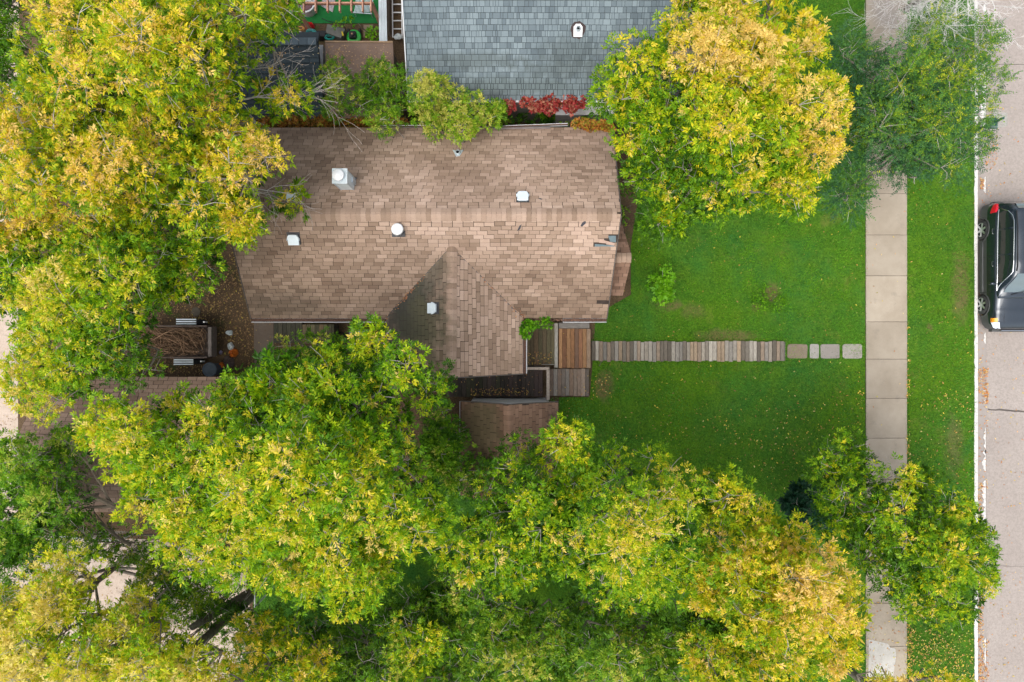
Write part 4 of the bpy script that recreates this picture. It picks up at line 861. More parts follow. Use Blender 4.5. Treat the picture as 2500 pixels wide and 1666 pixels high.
b_ = MB(); b_.bar(P(835, 78, .5), P(838, 88, .5), .05, .05); b_.build('fuel_cap', plain('yellow_plastic', (.6, .45, .03), .5), mt)
crumple('red_cover', 'bright red plastic cover among the coiled hoses', 'cover', 757, 66, .16, .13, .25, plain('red_plastic', (.70, .02, .03), .4, .5), seed=5.)
for (px, py, r, n_, col, lab) in ((760, 82, .22, 6, (.03, .33, .33), 'tangled teal hose coil beside the charcoal shed ridge'), (732, 84, .16, 4, (.5, .42, .38), 'pale orange rope coil left of the teal hose'), (735, 70, .15, 4, (.55, .26, .06), 'bunch of orange cord beside the red cover'), (806, 92, .2, 5, (.02, .30, .26), 'teal green hose coil next to the grass bag')):
    b_ = MB(); c0 = P(px, py, .3); pts = []
    for k in range(n_*10):
        a = k/10*2*math.pi; rr = r*(.6+.35*nz(k*.13, px)); pts.append((c0.x+rr*1.25*math.cos(a)+.05*nz(k*.07, 4.), c0.y+rr*.65*math.sin(a), .25+.006*k/2+.03*nz(k*.2, 9.)))
    b_.tube(pts, .012, 5); tag(b_.build('hose_coil', plain('hose_%d' % px, col, .5, .4)), lab, 'hose')
mb = MB(); q0, q1 = P(772, 89, .4), P(795, 75, .4); bevelbox(mb, q0.x, q0.y, q1.x, q1.y, .02, .4, .02); tag(mb.build('black_crate', BLACK), 'black plastic crate between the teal hoses', 'crate')
mb = MB(); bevelbox(mb, P(888,0).x, P(0,92).y, P(912,0).x, P(0,62).y, 0, .05); o = tag(mb.build('paving_slab', CONC), 'brown paving slab beside the ribbed metal sheet', 'paving slab'); o.color = (.25, .19, .13, 1)
# white fence rails bottom left
def rail_fence(pts, label, z=1.1):
    t = thing('chain_link_fence', (*P(*pts[0])[:2], 0), label, 'fence'); q = [P(x, y, z) for x, y in pts]
    b_ = MB(); b_.tube(q, .028, 8); b_.build('top_rail', WHITE, t); n_ = max(2, int((q[-1]-q[0]).length/2)+1)
    for k in range(n_): s = q[0].lerp(q[-1], k/(n_-1)); b_ = MB(); b_.tube([(s.x, s.y, 0), (s.x, s.y, z+.03)], .03, 8); b_.build('post', WHITE, t)
    b_ = MB(); L_ = (q[-1]-q[0]).length; n_ = int(L_/.09); d = (q[-1]-q[0]).normalized()
    for k in range(n_):
        s = q[0]+d*(k*.09)
        for sg in (1, -1):
            e = s+d*sg*min(1.0, L_*.6)
            if 0 <= (e-q[0]).dot(d) <= L_: b_.bar((s.x, s.y, .05), (e.x, e.y, z), .004, .004)
    b_.build('mesh', GALV, t)
rail_fence([(150, 1311), (290, 1321)], 'white topped chain link fence across the gravel at the lower left'); rail_fence([(622, 1438), (622, 1482)], 'short chain link fence with white rail beside the two leaning trunks'); rail_fence([(607, 1610), (605, 1700)], 'chain link fence with white rail at the bottom edge')

# garage at lower left
gr = thing('brown_garage', P(330, 1080), 'brown shingled garage mostly hidden under the trees at the lower left', 'garage')
gY0, gYm, gY1 = P(0, 921, 2.4).y, P(0, 1075, 3.5).y, P(0, 1250, 2.4).y; gX0, gX1 = P(92, 0, 2.6).x, P(640, 0, 2.6).x
v = [Vector((gX0, gY1, 2.4)), Vector((gX1, gY1, 2.4)), Vector((gX1, gYm, 3.5)), Vector((gX0, gYm, 3.5)), Vector((gX1, gY0, 2.4)), Vector((gX0, gY0, 2.4))]
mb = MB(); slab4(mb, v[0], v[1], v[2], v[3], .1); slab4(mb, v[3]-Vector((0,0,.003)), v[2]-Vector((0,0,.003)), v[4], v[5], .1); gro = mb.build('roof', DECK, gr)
PINKB = [tuple(x*k for x, k in zip(q, (1.0, .98, 1.02))) for q in BROWN]
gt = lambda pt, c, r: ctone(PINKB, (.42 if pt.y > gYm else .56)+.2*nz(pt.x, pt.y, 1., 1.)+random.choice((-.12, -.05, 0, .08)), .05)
GG_O = tonemat('garage_shingle', 'obj', .92, .22, 55); GG_A = tonemat('garage_shingle_field', 'attr', .92, .22, 55)
slope(gro, v[0], v[1], v[3], v[2], .14, .305, 140, GG_O, GG_A, gt, wave=.02, th=.012); slope(gro, v[4], v[5], v[2], v[3], .14, .305, 140, GG_O, GG_A, gt, wave=.02, th=.012, far=-1)
caps(gro, v[3]+Vector((0,0,.012)), v[2]+Vector((0,0,.012)), .15, .15, pit, pit, GG_O, lambda p: ctone(PINKB, .55, .1))
gable_body(gr, gX0+.25, gX1-.25, gY1+.25, gY0-.25, 0, 2.3, 'x', 3.3)


# ---------------------------------------------------------------- parked car
CP, nt, b = mk('car_paint', .22, .6, .35); b.inputs['Base Color'].default_value = (.014, .024, .036, 1); b.inputs['Coat Weight'].default_value = 1; b.inputs['Coat Roughness'].default_value = .06
p_ = pos(nt); bump(nt, b, noi(nt, p_, 3, 2), .02, .01)
CLAD = plain('grey_cladding', (.075, .078, .078), .6, .4, 0, .1, 5, .03); CG, nt, b = mk('car_glass', .04, .9); b.inputs['Base Color'].default_value = (.012, .02, .02, 1)
CHROME, nt, b = mk('chrome_trim', .15, .8, 1.); b.inputs['Base Color'].default_value = (.6, .62, .64, 1)
TYRE = plain('tyre_rubber', (.06, .06, .062), .85, .2, 0, .25, 14, .1); RIM = plain('alloy_rim', (.62, .64, .66), .3, .6, .7, .1, 8, 0)
RED, nt, b = mk('red_lens', .15, .6); b.inputs['Base Color'].default_value = (.65, .01, .03, 1); AMB, nt, b = mk('amber_lens', .2, .6); b.inputs['Base Color'].default_value = (.85, .32, .02, 1)
LENS, nt, b = mk('clear_lens', .08, .8); b.inputs['Base Color'].default_value = (.75, .8, .9, 1); CLOTH = plain('seat_cloth', (.25, .25, .24), .9)
cx0, cy0, gz = 17.25, 2.56, -.13
car = thing('parked_car', (cx0, cy0, gz), 'black parked crossover car with silver alloy wheels at the kerb on the right edge', 'car')
def cw(x, y, z): return (cx0+x, cy0+y, gz+z)
WY = (-1.29, 1.31); R_ARCH = .39
def sill(y):
    z = .26
    for wy in WY:
        d = abs(y-wy)
        if d < R_ARCH: z = max(z, .33+math.sqrt(R_ARCH**2-d*d))
    return z
def interp(tab, y):
    for (a, va), (b_, vb) in zip(tab, tab[1:]):
        if y <= b_: t = max(0, (y-a)/(b_-a)); return [lerp(p, q, t*t*(3-2*t)) for p, q in zip(va, vb)]
    return list(tab[-1][1])
#            y      half-width at belt, shoulder z, top z at centre, half width low
TB = [(-2.17, (.52, .62, .66, .56)), (-2.08, (.70, .76, .80, .74)), (-1.9, (.80, .86, .92, .84)), (-1.5, (.85, .94, 1.02, .885)), (-1.0, (.87, .99, 1.10, .90)), (0, (.875, 1.00, 1.04, .905)), (1.2, (.87, 1.03, 1.06, .905)), (1.9, (.84, 1.04, 1.06, .88)), (2.08, (.78, .98, 1.02, .83)), (2.17, (.66, .80, .84, .74))]
ysn = sorted(set([round(x, 3) for x in np.linspace(-2.17, 2.17, 60)]+[round(wy+R_ARCH*math.sin(t_), 3) for wy in WY for t_ in np.linspace(-1.57, 1.57, 17)]))
prof = []; 
for y in ysn:
    bw_, zs, zt_, lw = interp(TB, y); z0 = sill(y)
    zb_ = max(z0, .56); pr = [(lw, z0), (lw, max(z0+.0, lerp(z0, .62, .5))), (lw+.005, max(.62, z0+.002)), (lw, max(z0+.003, .78 if zs > .85 else lerp(.62, zs, .5))), (bw_+.005, max(zs-.06, z0+.004)), (bw_-.02, zs), (bw_*.82, lerp(zs, zt_, .6)), (bw_*.45, lerp(zs, zt_, .93)), (0, zt_)]
    prof.append([(-x, y, z) for x, z in pr]+[(x, y, z) for x, z in pr[:-1][::-1]])
n_ = len(prof[0]); mb = MB(); mb.v = [cw(*q) for r in prof for q in r]
for i in range(len(prof)-1):
    for k in range(n_-1): mb.f.append([i*n_+k, i*n_+k+1, (i+1)*n_+k+1, (i+1)*n_+k]); mb.c.append((1,1,1)); mb.m.append(1 if (k in (0, 1, n_-2, n_-3)) else 0)
for r in (0, len(prof)-1): mb.f.append([r*n_+k for k in range(n_)][::(1 if r else -1)]); mb.c.append((1,1,1)); mb.m.append(0)
body = mb.build('body', [CP, CLAD], car, smooth=True)
mb = MB(); mb.box(cw(-.78, -2.0, .30), cw(.78, 2.0, .62)); mb.build('underbody', BLACK, car)
# cabin: rings from belt to roof
def cab(y): # returns (belt half width, belt z, roof half width, roof z)
    return interp([(-1.12, (.80, 1.06, .80, 1.07)), (-.95, (.84, 1.03, .76, 1.14)), (-.30, (.85, 1.02, .61, 1.565)), (.1, (.85, 1.02, .62, 1.615)), (1.0, (.85, 1.03, .62, 1.635)), (1.75, (.83, 1.04, .60, 1.60)), (2.0, (.78, 1.04, .60, 1.42)), (2.12, (.74, 1.02, .66, 1.10))], y)
ysn = list(np.linspace(-1.12, 2.12, 40)); mb = MB(); R = []
for y in ysn:
    a, za, b_, zb_ = cab(y); mid = lerp(a, b_, .55)+.015
    pr = [(a, za-.04), (mid, lerp(za, zb_, .55)), (b_+.01, zb_-.035), (b_-.04, zb_), (b_*.5, zb_+.022), (0, zb_+.028)]
    R.append([(-x, y, z) for x, z in pr]+[(x, y, z) for x, z in pr[:-1][::-1]])
n_ = len(R[0]); mb.v = [cw(*q) for r in R for q in r]
for i in range(len(R)-1):
    for k in range(n_-1): mb.f.append([i*n_+k, i*n_+k+1, (i+1)*n_+k+1, (i+1)*n_+k]); mb.c.append((1,1,1)); mb.m.append(0)
for r in (0, len(R)-1): mb.f.append([r*n_+k for k in range(n_)][::(1 if r else -1)]); mb.c.append((1,1,1)); mb.m.append(0)
mb.build('cabin', CP, car, smooth=True)
def sidept(s, y, t, off=.006):   # point on the cabin side, t from belt (0) to roof edge (1)
    a, za, b_, zb_ = cab(y); mid = lerp(a, b_, .55)+.015; z0 = za-.04; z1 = lerp(za, zb_, .55); z2 = zb_-.035
    if t < .55: k = t/.55; x, z = lerp(a, mid, k), lerp(z0, z1, k)
    else: k = (t-.55)/.45; x, z = lerp(mid, b_+.01, k), lerp(z1, z2, k)
    return cw(s*(x+off), y, z+off*.4)
def sidewin(s, ya, yb, ta0=.12, tb=.9, cuta=0, cutb=0, nm='side_window'):
    mb = MB(); n1 = 8; vs = []
    for i in range(n1+1):
        y = lerp(ya, yb, i/n1); top = tb
        if cuta: top = lerp(.16, tb, min(1, (y-ya)/cuta))
        if cutb: top = min(top, lerp(.45, tb, min(1, (yb-y)/cutb)))
        for j in range(5): vs.append(sidept(s, y, lerp(ta0, top, j/4)))
    fs_ = [(i*5+j, (i+1)*5+j, (i+1)*5+j+1, i*5+j+1) for i in range(n1) for j in range(4)]
    mb.add(vs, fs_ if s < 0 else [f[::-1] for f in fs_]); return mb.build(nm, CG, car, smooth=True)
for s in (-1, 1):
    sidewin(s, -.78, .30, cuta=.62); sidewin(s, .36, 1.16); sidewin(s, 1.22, 1.86, cutb=.45)
    mb = MB(); mb.tube([sidept(s, y, .10, .012) for y in np.linspace(-.86, 1.88, 16)], .012, 5); mb.build('belt_trim', CHROME, car)
    mb = MB(); mb.tube([sidept(s, y, min(.93, .12+(y+.86)*1.35), .012) for y in np.linspace(-.86, -.26, 8)]+[sidept(s, y, .93, .012) for y in np.linspace(-.2, 1.45, 12)]+[sidept(s, y, t_, .012) for y, t_ in ((1.62, .85), (1.78, .62), (1.88, .3), (1.9, .12))], .010, 5); mb.build('window_trim', CHROME, car)
    mb = MB(); mb.tube([cw(s*.59, y, 1.60+.04*(1 if -.2 < y < 1.6 else 0)) for y in (-.25, -.1, .4, 1.2, 1.65, 1.75)], .018, 6); mb.build('roof_rail', BLACK, car)
    for y in (-.02, 1.08):
        mb = MB(); zz = .90; xx = interp(TB, y)[0]; mb.tube([cw(s*(xx+.015), y, zz), cw(s*(xx+.05), y+.03, zz+.005), cw(s*(xx+.05), y+.15, zz+.005), cw(s*(xx+.015), y+.18, zz)], .013, 6); mb.build('door_handle', CHROME, car)
    for y in (-.88, .33, 1.2):
        mb = MB(); mb.tube([cw(s*(interp(TB, y)[3]+.004), y+.0, z) for z in (.45, .62, .8)]+[cw(s*(interp(TB, y)[0]+.006), y+.02, .95)], .005, 4); mb.build('door_seam', BLACK, car)
    mb = MB(); mb.lathe(cw(s*1.0, -.62, 1.0), [(.0, -.04), (.07, -.03), (.09, .02), (.085, .09), (.05, .12), (0, .125)], 14); mb.bar(cw(s*.84, -.64, 1.02), cw(s*.97, -.62, 1.04), .05, .05); mb.v = [((x-cx0-s*1.0)*1.25+cx0+s*1.0, (y-cy0+.62)*.6+cy0-.62, z) for x, y, z in mb.v]; mb.build('wing_mirror', CP, car, smooth=True)
    # wheel + arch lips
    for wy in WY:
        wx = s*.80; mb = MB(); pr = [(.20, -.095), (.315, -.10), (.335, -.06), (.335, .06), (.315, .10), (.235, .11)]; n1 = 32; vs = []
        for r_, o_ in pr:
            for k in range(n1): a = 2*math.pi*k/n1; vs.append(cw(wx+s*o_, wy+r_*math.cos(a), .335+r_*math.sin(a)))
        mb.add(vs, [(i*n1+k, i*n1+(k+1) % n1, (i+1)*n1+(k+1) % n1, (i+1)*n1+k) for i in range(5) for k in range(n1)]); wh = mb.build('wheel', TYRE, car, smooth=True)
        mb = MB(); vs = []
        for r_, o_ in ((.0, .03), (.20, .03), (.225, .10), (.240, .105)):
            for k in range(n1): a = 2*math.pi*k/n1; vs.append(cw(wx+s*o_, wy+r_*math.cos(a), .335+r_*math.sin(a)))
        fs_ = [(i*n1+k, i*n1+(k+1) % n1, (i+1)*n1+(k+1) % n1, (i+1)*n1+k) for i in range(3) for k in range(n1)]
        mb.add(vs, fs_[:n1*2], m=1); mb.add(vs, fs_[n1*2:], m=0)
        for k in range(6):
            a = 2*math.pi*k/6+.2; d = Vector((0, math.cos(a), math.sin(a))); o_ = Vector(cw(wx+s*.095, wy, .335)); mb.bar(o_+d*.03-Vector((s*.0,0,0)), o_+d*.23-Vector((s*.012,0,0)), .062, .022, up=(1, 0, 0))
        mb.lathe((0, 0, 0), [(0.001, 0)], 3) if False else None
        mb.build('rim', [RIM, BLACK], wh, smooth=False)
        mb = MB(); c0 = cw(wx+s*.10, wy, .335); mb.tube([c0, (c0[0]+s*.012, c0[1], c0[2])], .045, 12); mb.build('hub_cap', RIM, wh)
        mb = MB(); mb.tube([cw(s*(interp(TB, wy+R_ARCH*math.cos(t_))[3]-.005), wy+(R_ARCH+.015)*math.cos(t_), .33+(R_ARCH+.015)*math.sin(t_)) for t_ in np.linspace(-.15, 3.29, 18)], .028, 6); mb.build('arch_lip', CLAD, car, smooth=True)
    mb = MB(); mb.tube([cw(s*.91, y, .42) for y in np.linspace(-.86, .88, 8)], .035, 6); mb.build('side_skirt', CLAD, car, smooth=True)
def topz(x, y):
    bw_, zs, zt_, lw = interp(TB, y); k = min(1, abs(x)/bw_)
    return lerp(zt_, zs, k*k)+.008
def bodyskin(s, poly, off=.012):
    return [cw(s*x, y, z+off) for x, y, z in poly]
for s in (-1, 1):
    # headlamp wraps the front corner
    def pt(y, t, off=.032):
        bw_, zs, zt_, lw = interp(TB, y)
        if t < .5: x, z = lerp(lw, bw_+.005, t/.5), lerp(.62, zs-.06, t/.5)
        else: x, z = lerp(bw_+.005, bw_*.82, (t-.5)/.5), lerp(zs-.06, lerp(zs, zt_, .6), (t-.5)/.5)
        return cw(s*(x+off*.7), y, z+off)
    for nm, ya, yb, mt in (('indicator', -1.78, -1.92, AMB), ('headlight', -1.925, -2.135, LENS)):
        mb = MB(); n1 = 6; vs = [pt(lerp(ya, yb, i/n1), lerp(.22, 1.0 if nm == 'headlight' else .85, j/5)) for i in range(n1+1) for j in range(6)]
        mb.add(vs, [(i*6+j, i*6+j+1, (i+1)*6+j+1, (i+1)*6+j) if s > 0 else (i*6+j, (i+1)*6+j, (i+1)*6+j+1, i*6+j+1) for i in range(n1) for j in range(5)]); mb.build(nm, mt, car, smooth=True)
    mb = MB(); n1 = 6; vs = [pt(lerp(1.80, 2.14, i/n1), lerp(.30, 1.0, j/5)*(1-.45*(1-i/n1))) for i in range(n1+1) for j in range(6)]
    mb.add(vs, [(i*6+j, (i+1)*6+j, (i+1)*6+j+1, i*6+j+1) if s > 0 else (i*6+j, i*6+j+1, (i+1)*6+j+1, (i+1)*6+j) for i in range(n1) for j in range(5)]); mb.build('tail_light', RED, car, smooth=True)
    mb = MB(); mb.tube([cw(s*lerp(.50, .66, i/8), lerp(-1.95, -1.05, i/8), topz(lerp(.50, .66, i/8), lerp(-1.95, -1.05, i/8))+.002) for i in range(9)], .008, 4); mb.build('bonnet_seam', BLACK, car)
# windscreen and rear glass
WS, nt, b = mk('windscreen_sky_tint', .05, .9); b.inputs['Base Color'].default_value = (.10, .14, .15, 1); b.inputs['Coat Weight'].default_value = 1  # lighter base tint paints in the sky's reflection and the pale interior
def glasspanel(ya, yb, k0, k1, nm):
    mb = MB(); vs = []; n1, n2 = 8, 10
    for i in range(n1+1):
        y = lerp(ya, yb, i/n1); a, za, b_, zb_ = cab(y)
        for j in range(n2+1):
            x = lerp(-1, 1, j/n2)*b_*lerp(k0, k1, i/n1); vs.append(cw(x, y, zb_+.038-.02*abs(x/b_)**2))
    mb.add(vs, [(i*(n2+1)+j, i*(n2+1)+j+1, (i+1)*(n2+1)+j+1, (i+1)*(n2+1)+j) for i in range(n1) for j in range(n2)]); return mb.build(nm, WS, car, smooth=True)
glasspanel(-.92, -.33, .93, .9, 'windscreen'); glasspanel(1.84, 2.08, .85, .8, 'rear_window')
for x in (-.35, .25):
    mb = MB(); mb.tube([cw(x-.1, -1.0, 1.16), cw(x+.35, -.88, 1.24)], .010, 5); mb.build('wiper', BLACK, car)
mb = MB(); mb.box(cw(-.42, -2.19, .52), cw(.42, -2.15, .66)); mb.build('grille', BLACK, car)
mb = MB(); mb.bar(cw(-.40, -2.2, .60), cw(.40, -2.2, .60), .02, .03); mb.build('grille_bar', CHROME, car)
mb = MB(); mb.box(cw(-.62, 2.14, .38), cw(.62, 2.24, .60)); mb.build('rear_bumper', CLAD, car)
mb = MB(); mb.box(cw(-.62, -2.24, .30), cw(.62, -2.12, .48)); mb.build('front_bumper', CLAD, car)

# ---------------------------------------------------------------- street lamp half hidden in the elm
lp = P(2449, 289, 3.6); lt = thing('street_lamp', (lp.x, lp.y, 0), 'dark green post lamp with a clear square shade poking out of the elm', 'street lamp')
LG = plain('lamp_green', (.02, .075, .055), .5, .4); mb = MB(); mb.lathe((lp.x, lp.y, 0), [(.11, 0), (.10, .25), (.055, .35), (.045, 2.9), (.06, 2.95), (.05, 3.1)], 14); mb.build('post', LG, lt)
mb = MB(); mb.box((lp.x-.17, lp.y-.17, 3.12), (lp.x+.17, lp.y+.17, 3.14)); mb.build('shade_base', LG, lt)
GS, nt, b = mk('lamp_glass', .1, .5); b.inputs['Base Color'].default_value = (.75, .85, .82, 1); b.inputs['Alpha'].default_value = .28
mb = MB()
for s1, s2 in ((.15, .2),): mb.add([(lp.x+x*k, lp.y+y*k, z) for k, z in ((.15, 3.14), (.2, 3.5)) for x, y in ((-1,-1),(1,-1),(1,1),(-1,1))], [(0,1,5,4),(1,2,6,5),(2,3,7,6),(3,0,4,7)])
mb.build('shade', GS, lt); mb = MB(); mb.tube([(lp.x, lp.y, 3.14), (lp.x, lp.y, 3.62)], .035, 10); mb.build('lamp_core', LG, lt)

# ---------------------------------------------------------------- foliage
PAL = {
 'ash': [(.034,.100,.006),(.085,.215,.006),(.165,.330,.007),(.30,.44,.007),(.50,.52,.010),(.76,.58,.022),(.80,.57,.17)],
 'green': [(.030,.090,.007),(.062,.170,.008),(.11,.255,.009),(.17,.33,.012),(.33,.45,.02),(.55,.50,.10)],
 'elm': [(.034,.105,.050),(.058,.165,.065),(.085,.215,.060),(.11,.25,.028),(.24,.38,.015),(.50,.50,.03)],
 'blue': [(.012,.050,.028),(.02,.075,.04),(.035,.11,.05),(.05,.15,.06)],
 'red': [(.08,.07,.01),(.24,.02,.02),(.38,.03,.04),(.46,.09,.07),(.48,.20,.13)],
 'orange': [(.10,.09,.01),(.28,.14,.03),(.48,.16,.03),(.55,.24,.06),(.40,.38,.04)],
 'lime': [(.04,.13,.006),(.085,.25,.006),(.16,.38,.008),(.24,.48,.02)],
}
def palcol(name, t):
    pal = np.array(PAL[name]); t = np.clip(t, 0, .9999)*(len(pal)-1); i = t.astype(int); f = (t-i)[:, None]
    return pal[i]*(1-f)+pal[np.minimum(i+1, len(pal)-1)]*f
def unit(v): return v/np.maximum(np.linalg.norm(v, axis=-1, keepdims=True), 1e-9)
def sprays(C, D, T, pal, L=.16, K=4, leaflets=5, lw=.30, jit=.12, scale=None, leaf=.095):
    leaf = leaf if scale is None else leaf*scale[:, None, None]
    """compound leaves radiating from spray centres C, outward direction D, hue T -> quads, colours"""
    n = len(C); rg = rng
    R = unit(D[:, None, :]*.55 + rg.normal(0, .62, (n, K, 3)) + np.array([0, 0, .10]))            # rachis directions
    sc = (rg.uniform(.7, 1.25, (n, K)))
    up_ = unit(rg.normal(0, .45, (n, K, 3))+np.array([0, 0, 1.0])); side = unit(np.cross(R, up_)); nr = np.cross(side, R)
    m = leaflets; pos_ = np.array([.35+.65*(i//2+1)/((m-1)//2+.001) if i < m-1 else 1. for i in range(m)]); pos_[:-1] *= .82
    ang = np.array([(1 if i % 2 else -1)*.85 if i < m-1 else 0. for i in range(m)])
    a = ang[None, None, :]+rg.normal(0, .18, (n, K, m))
    dr = R[:, :, None, :]*np.cos(a)[..., None]+side[:, :, None, :]*np.sin(a)[..., None]+nr[:, :, None, :]*rg.normal(-.12, .22, (n, K, m))[..., None]
    dr = unit(dr); b0 = C[:, None, None, :]+R[:, :, None, :]*(L*sc)[:, :, None, None]*pos_[None, None, :, None]
    ll = leaf*sc[:, :, None]*rg.uniform(.75, 1.25, (n, K, m)); wv = unit(np.cross(dr, nr[:, :, None, :]+rg.normal(0, .3, (n, K, m, 3))))
    ll = ll[..., None]; tip = b0+dr*ll; mid = b0+dr*ll*.45; droop = np.array([0, 0, -1.])*ll*.12
    V = np.stack([b0, mid+wv*ll*lw*.5, tip+droop, mid-wv*ll*lw*.5], axis=-2).reshape(-1, 4, 3)
    t = (T[:, None, None]+rg.normal(0, jit, (n, K, 1))+rg.normal(0, jit*.6, (n, K, m))).reshape(-1)
    c = palcol(pal, t)*rg.uniform(.80, 1.2, (len(t), 1))
    return V, c
def clumps(poly, zb, zt, sp, edge, seed=0, drop=.08, zn=.7, shrink=0.):
    """centres of leaf clumps inside an outline: positions on a domed crown"""
    zm = (zb+zt)/2; s = sp*F/(H-zm); p = np.array(poly, float); x0, y0 = p.min(0); x1, y1 = p.max(0)
    g = np.array([(x+(s/2 if j % 2 else 0), y) for j, y in enumerate(np.arange(y0, y1, s*.87)) for x in np.arange(x0, x1, s)])
    g = g+rng.uniform(-.36*s, .36*s, g.shape); g = g[inpoly(g, poly)]; d = pdist(g, poly); k = d > s*(.28+shrink); g, d = g[k], d[k]
    k = rng.random(len(g)) > drop; g, d = g[k], d[k]
    if shrink == 0 and drop < .2 and len(g) > 12:                 # a row of clumps just inside the outline
        ring = []
        for i in range(len(p)):
            a, b = p[i], p[(i+1) % len(p)]; L_ = np.linalg.norm(b-a); n_ = max(1, int(L_/(s*.95))); nn_ = np.array([-(b-a)[1], (b-a)[0]])/L_
            for j in range(n_):
                q = a+(b-a)*(j+.5)/n_
                for sg in (1, -1):
                    c = q+nn_*sg*s*random.uniform(.48, .80)
                    if inpoly(c[None], poly)[0]: ring.append(c)
        ring = np.array(ring); dr = pdist(ring, poly); k = d > s*1.0; g = np.concatenate([g[k], ring]); d = np.concatenate([d[k], dr])
    e = edge*F/(H-zm)
    if not len(g): g, d = p.mean(0)[None], np.array([s*.4])
    out = []
    for (x, y), dd in zip(g, d):
        t = min(1, dd/e); q = nz(x*.014, y*.014, seed)*1.4+random.uniform(-.4, .4)
        z = zb+(zt-zb)*math.sqrt(t)+zn*q*1.5
        out.append((P(x, y, z), t, x, y, q))
    return out
NTREE = 0
def tree(name, label, cat, polys, zb, zt, y0=.4, pal='ash', sp=.62, r=(.42, .72), edge=2.2, dens=35, hot=(), leaf=.080, L=.15, K=5, m=5, lw=.36, drop=.08, under=.8, trunk=None, tr=.15, twigs=5, group=None, zn=.7, tan=.12, limbs=True, hgt=.40, jit=.11, bare=.0):
    global NTREE; NTREE += 1; hue = np.array([random.uniform(.90, 1.02), random.uniform(.97, 1.06), 1.]); leaf *= random.uniform(.9, 1.12); cl = []; low = []
    for po in polys:
        if isinstance(po, tuple): po, b_, t_ = po
        else: b_, t_ = zb, zt
        cl += clumps(po, b_, t_, sp, edge, NTREE*3.7, drop, zn); 
        if under: low += clumps(po, max(.8, b_-1.6), max(1.2, t_-1.8), sp*1.25, edge, NTREE*5.1, .15, zn, shrink=.35)
    cen = np.array([tuple(c[0]) for c in cl]).mean(0)
    bx = Vector((cen[0], cen[1], 0)) if trunk is None else Vector((*P(*trunk)[:2], 0))
    t = thing(name, bx, label, cat, group)
    C, D, T, SC = [], [], [], []
    tw = MB()
    for lst, dk in ((cl, 0), (low, 1)):
        for c, te, px, py, qn in lst:
            rr = random.uniform(*r)*(1.15 if dk else 1)*(.8+.2*te); n = int(dens*(under*.62 if dk else 1)*rr*rr*4.4*random.uniform(.75, 1.15))
            th = rng.uniform(0, 2*math.pi, n); cz = rng.uniform(-.35, 1, n); sz_ = np.sqrt(1-cz*cz)
            d = np.stack([sz_*np.cos(th), sz_*np.sin(th), cz], 1); rad = rr*rng.uniform(.55, 1.08, n)
            lob = 1+.35*np.array([nz(q[0]*2.2+c.x*3, q[1]*2.2+c.y*3, q[2]*2+NTREE) for q in d]); 
            pt = np.array(c)+d*(rad*lob)[:, None]*np.array([1, 1, .75])
            h = 0; 
            for hx, hy, hr, hv in hot:
                h += hv*max(0, 1-math.hypot(px-hx, py-hy)/hr)
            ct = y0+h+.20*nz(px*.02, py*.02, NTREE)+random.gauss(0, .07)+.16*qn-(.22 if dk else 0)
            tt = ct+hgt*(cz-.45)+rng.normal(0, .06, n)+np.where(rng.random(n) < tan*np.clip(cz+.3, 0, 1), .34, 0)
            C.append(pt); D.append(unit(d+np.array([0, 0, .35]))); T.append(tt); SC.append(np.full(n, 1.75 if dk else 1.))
            if not dk or random.random() < .3:
                for q in range(int(twigs*rr/.6)):
                    dv = Vector((random.gauss(0, 1), random.gauss(0, 1), random.gauss(.25, .6))).normalized(); e = c+dv*rr*random.uniform(.85, 1.28)*(1+bare)
                    mid = c.lerp(e, .5)+Vector((random.gauss(0, .05), random.gauss(0, .05), random.gauss(.03, .04)))
                    tw.tube([c-Vector((0, 0, rr*.35)), mid, e], [.010, .007, .003], 3, cap=False)
                    if random.random() < .55:
                        e2 = mid+(e-mid).lerp(Vector((random.gauss(0, .3), random.gauss(0, .3), random.gauss(0, .2))), .5); tw.tube([mid, e2], [.007, .003], 3, cap=False)
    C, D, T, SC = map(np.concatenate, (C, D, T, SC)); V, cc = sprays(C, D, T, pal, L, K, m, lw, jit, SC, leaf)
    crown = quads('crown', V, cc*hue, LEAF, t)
    if tw.v: tw.build('twigs', TWIG, t)['kind'] = 'stuff'
    # trunk and limbs
    zf = max(.6, zb*.45); lean = Vector((random.gauss(0, .15), random.gauss(0, .15), 0)); top = bx+lean+Vector((0, 0, zf))
    mb = MB(); mb.tube([bx-Vector((0, 0, .05)), bx+Vector((0, 0, .15)), bx+lean*.5+Vector((0, 0, zf*.5)), top], [tr*1.5, tr*1.1, tr, tr*.85], 12); mb.build('trunk', BARK, t, smooth=True)
    if limbs:
        arms = random.sample(cl, min(len(cl), 7)); arms.sort(key=lambda a: a[0].x); nodes = []
        for c, *_ in arms:
            e = Vector(c)-Vector((0, 0, 1.3)); mb = MB(); m1 = top.lerp(e, .35)+Vector((random.gauss(0, .2), random.gauss(0, .2), .15)); m2 = top.lerp(e, .7)+Vector((random.gauss(0, .15), random.gauss(0, .15), .2))
            mb.tube([top-Vector((0, 0, .15)), m1, m2, e], [tr*.62, tr*.45, tr*.3, tr*.15], 8); mb.build('limb', BARK, t, smooth=True); nodes += [m1, m2, e]
        mb = MB()
        for c, *_ in cl+low:
            s = min(nodes, key=lambda q: (q-c).length); e = Vector(c)-Vector((0, 0, .3)); m1 = s.lerp(e, .5)+Vector((random.gauss(0, .12), random.gauss(0, .12), -.15))
            mb.tube([s, m1, e], [.032, .022, .012], 4, cap=False)
        mb.build('branches', BRANCH, t)['kind'] = 'stuff'
    return t, len(V)
LV = 0
def T_(*a, **k):
    global LV; t, n = tree(*a, **k); LV += n; return t
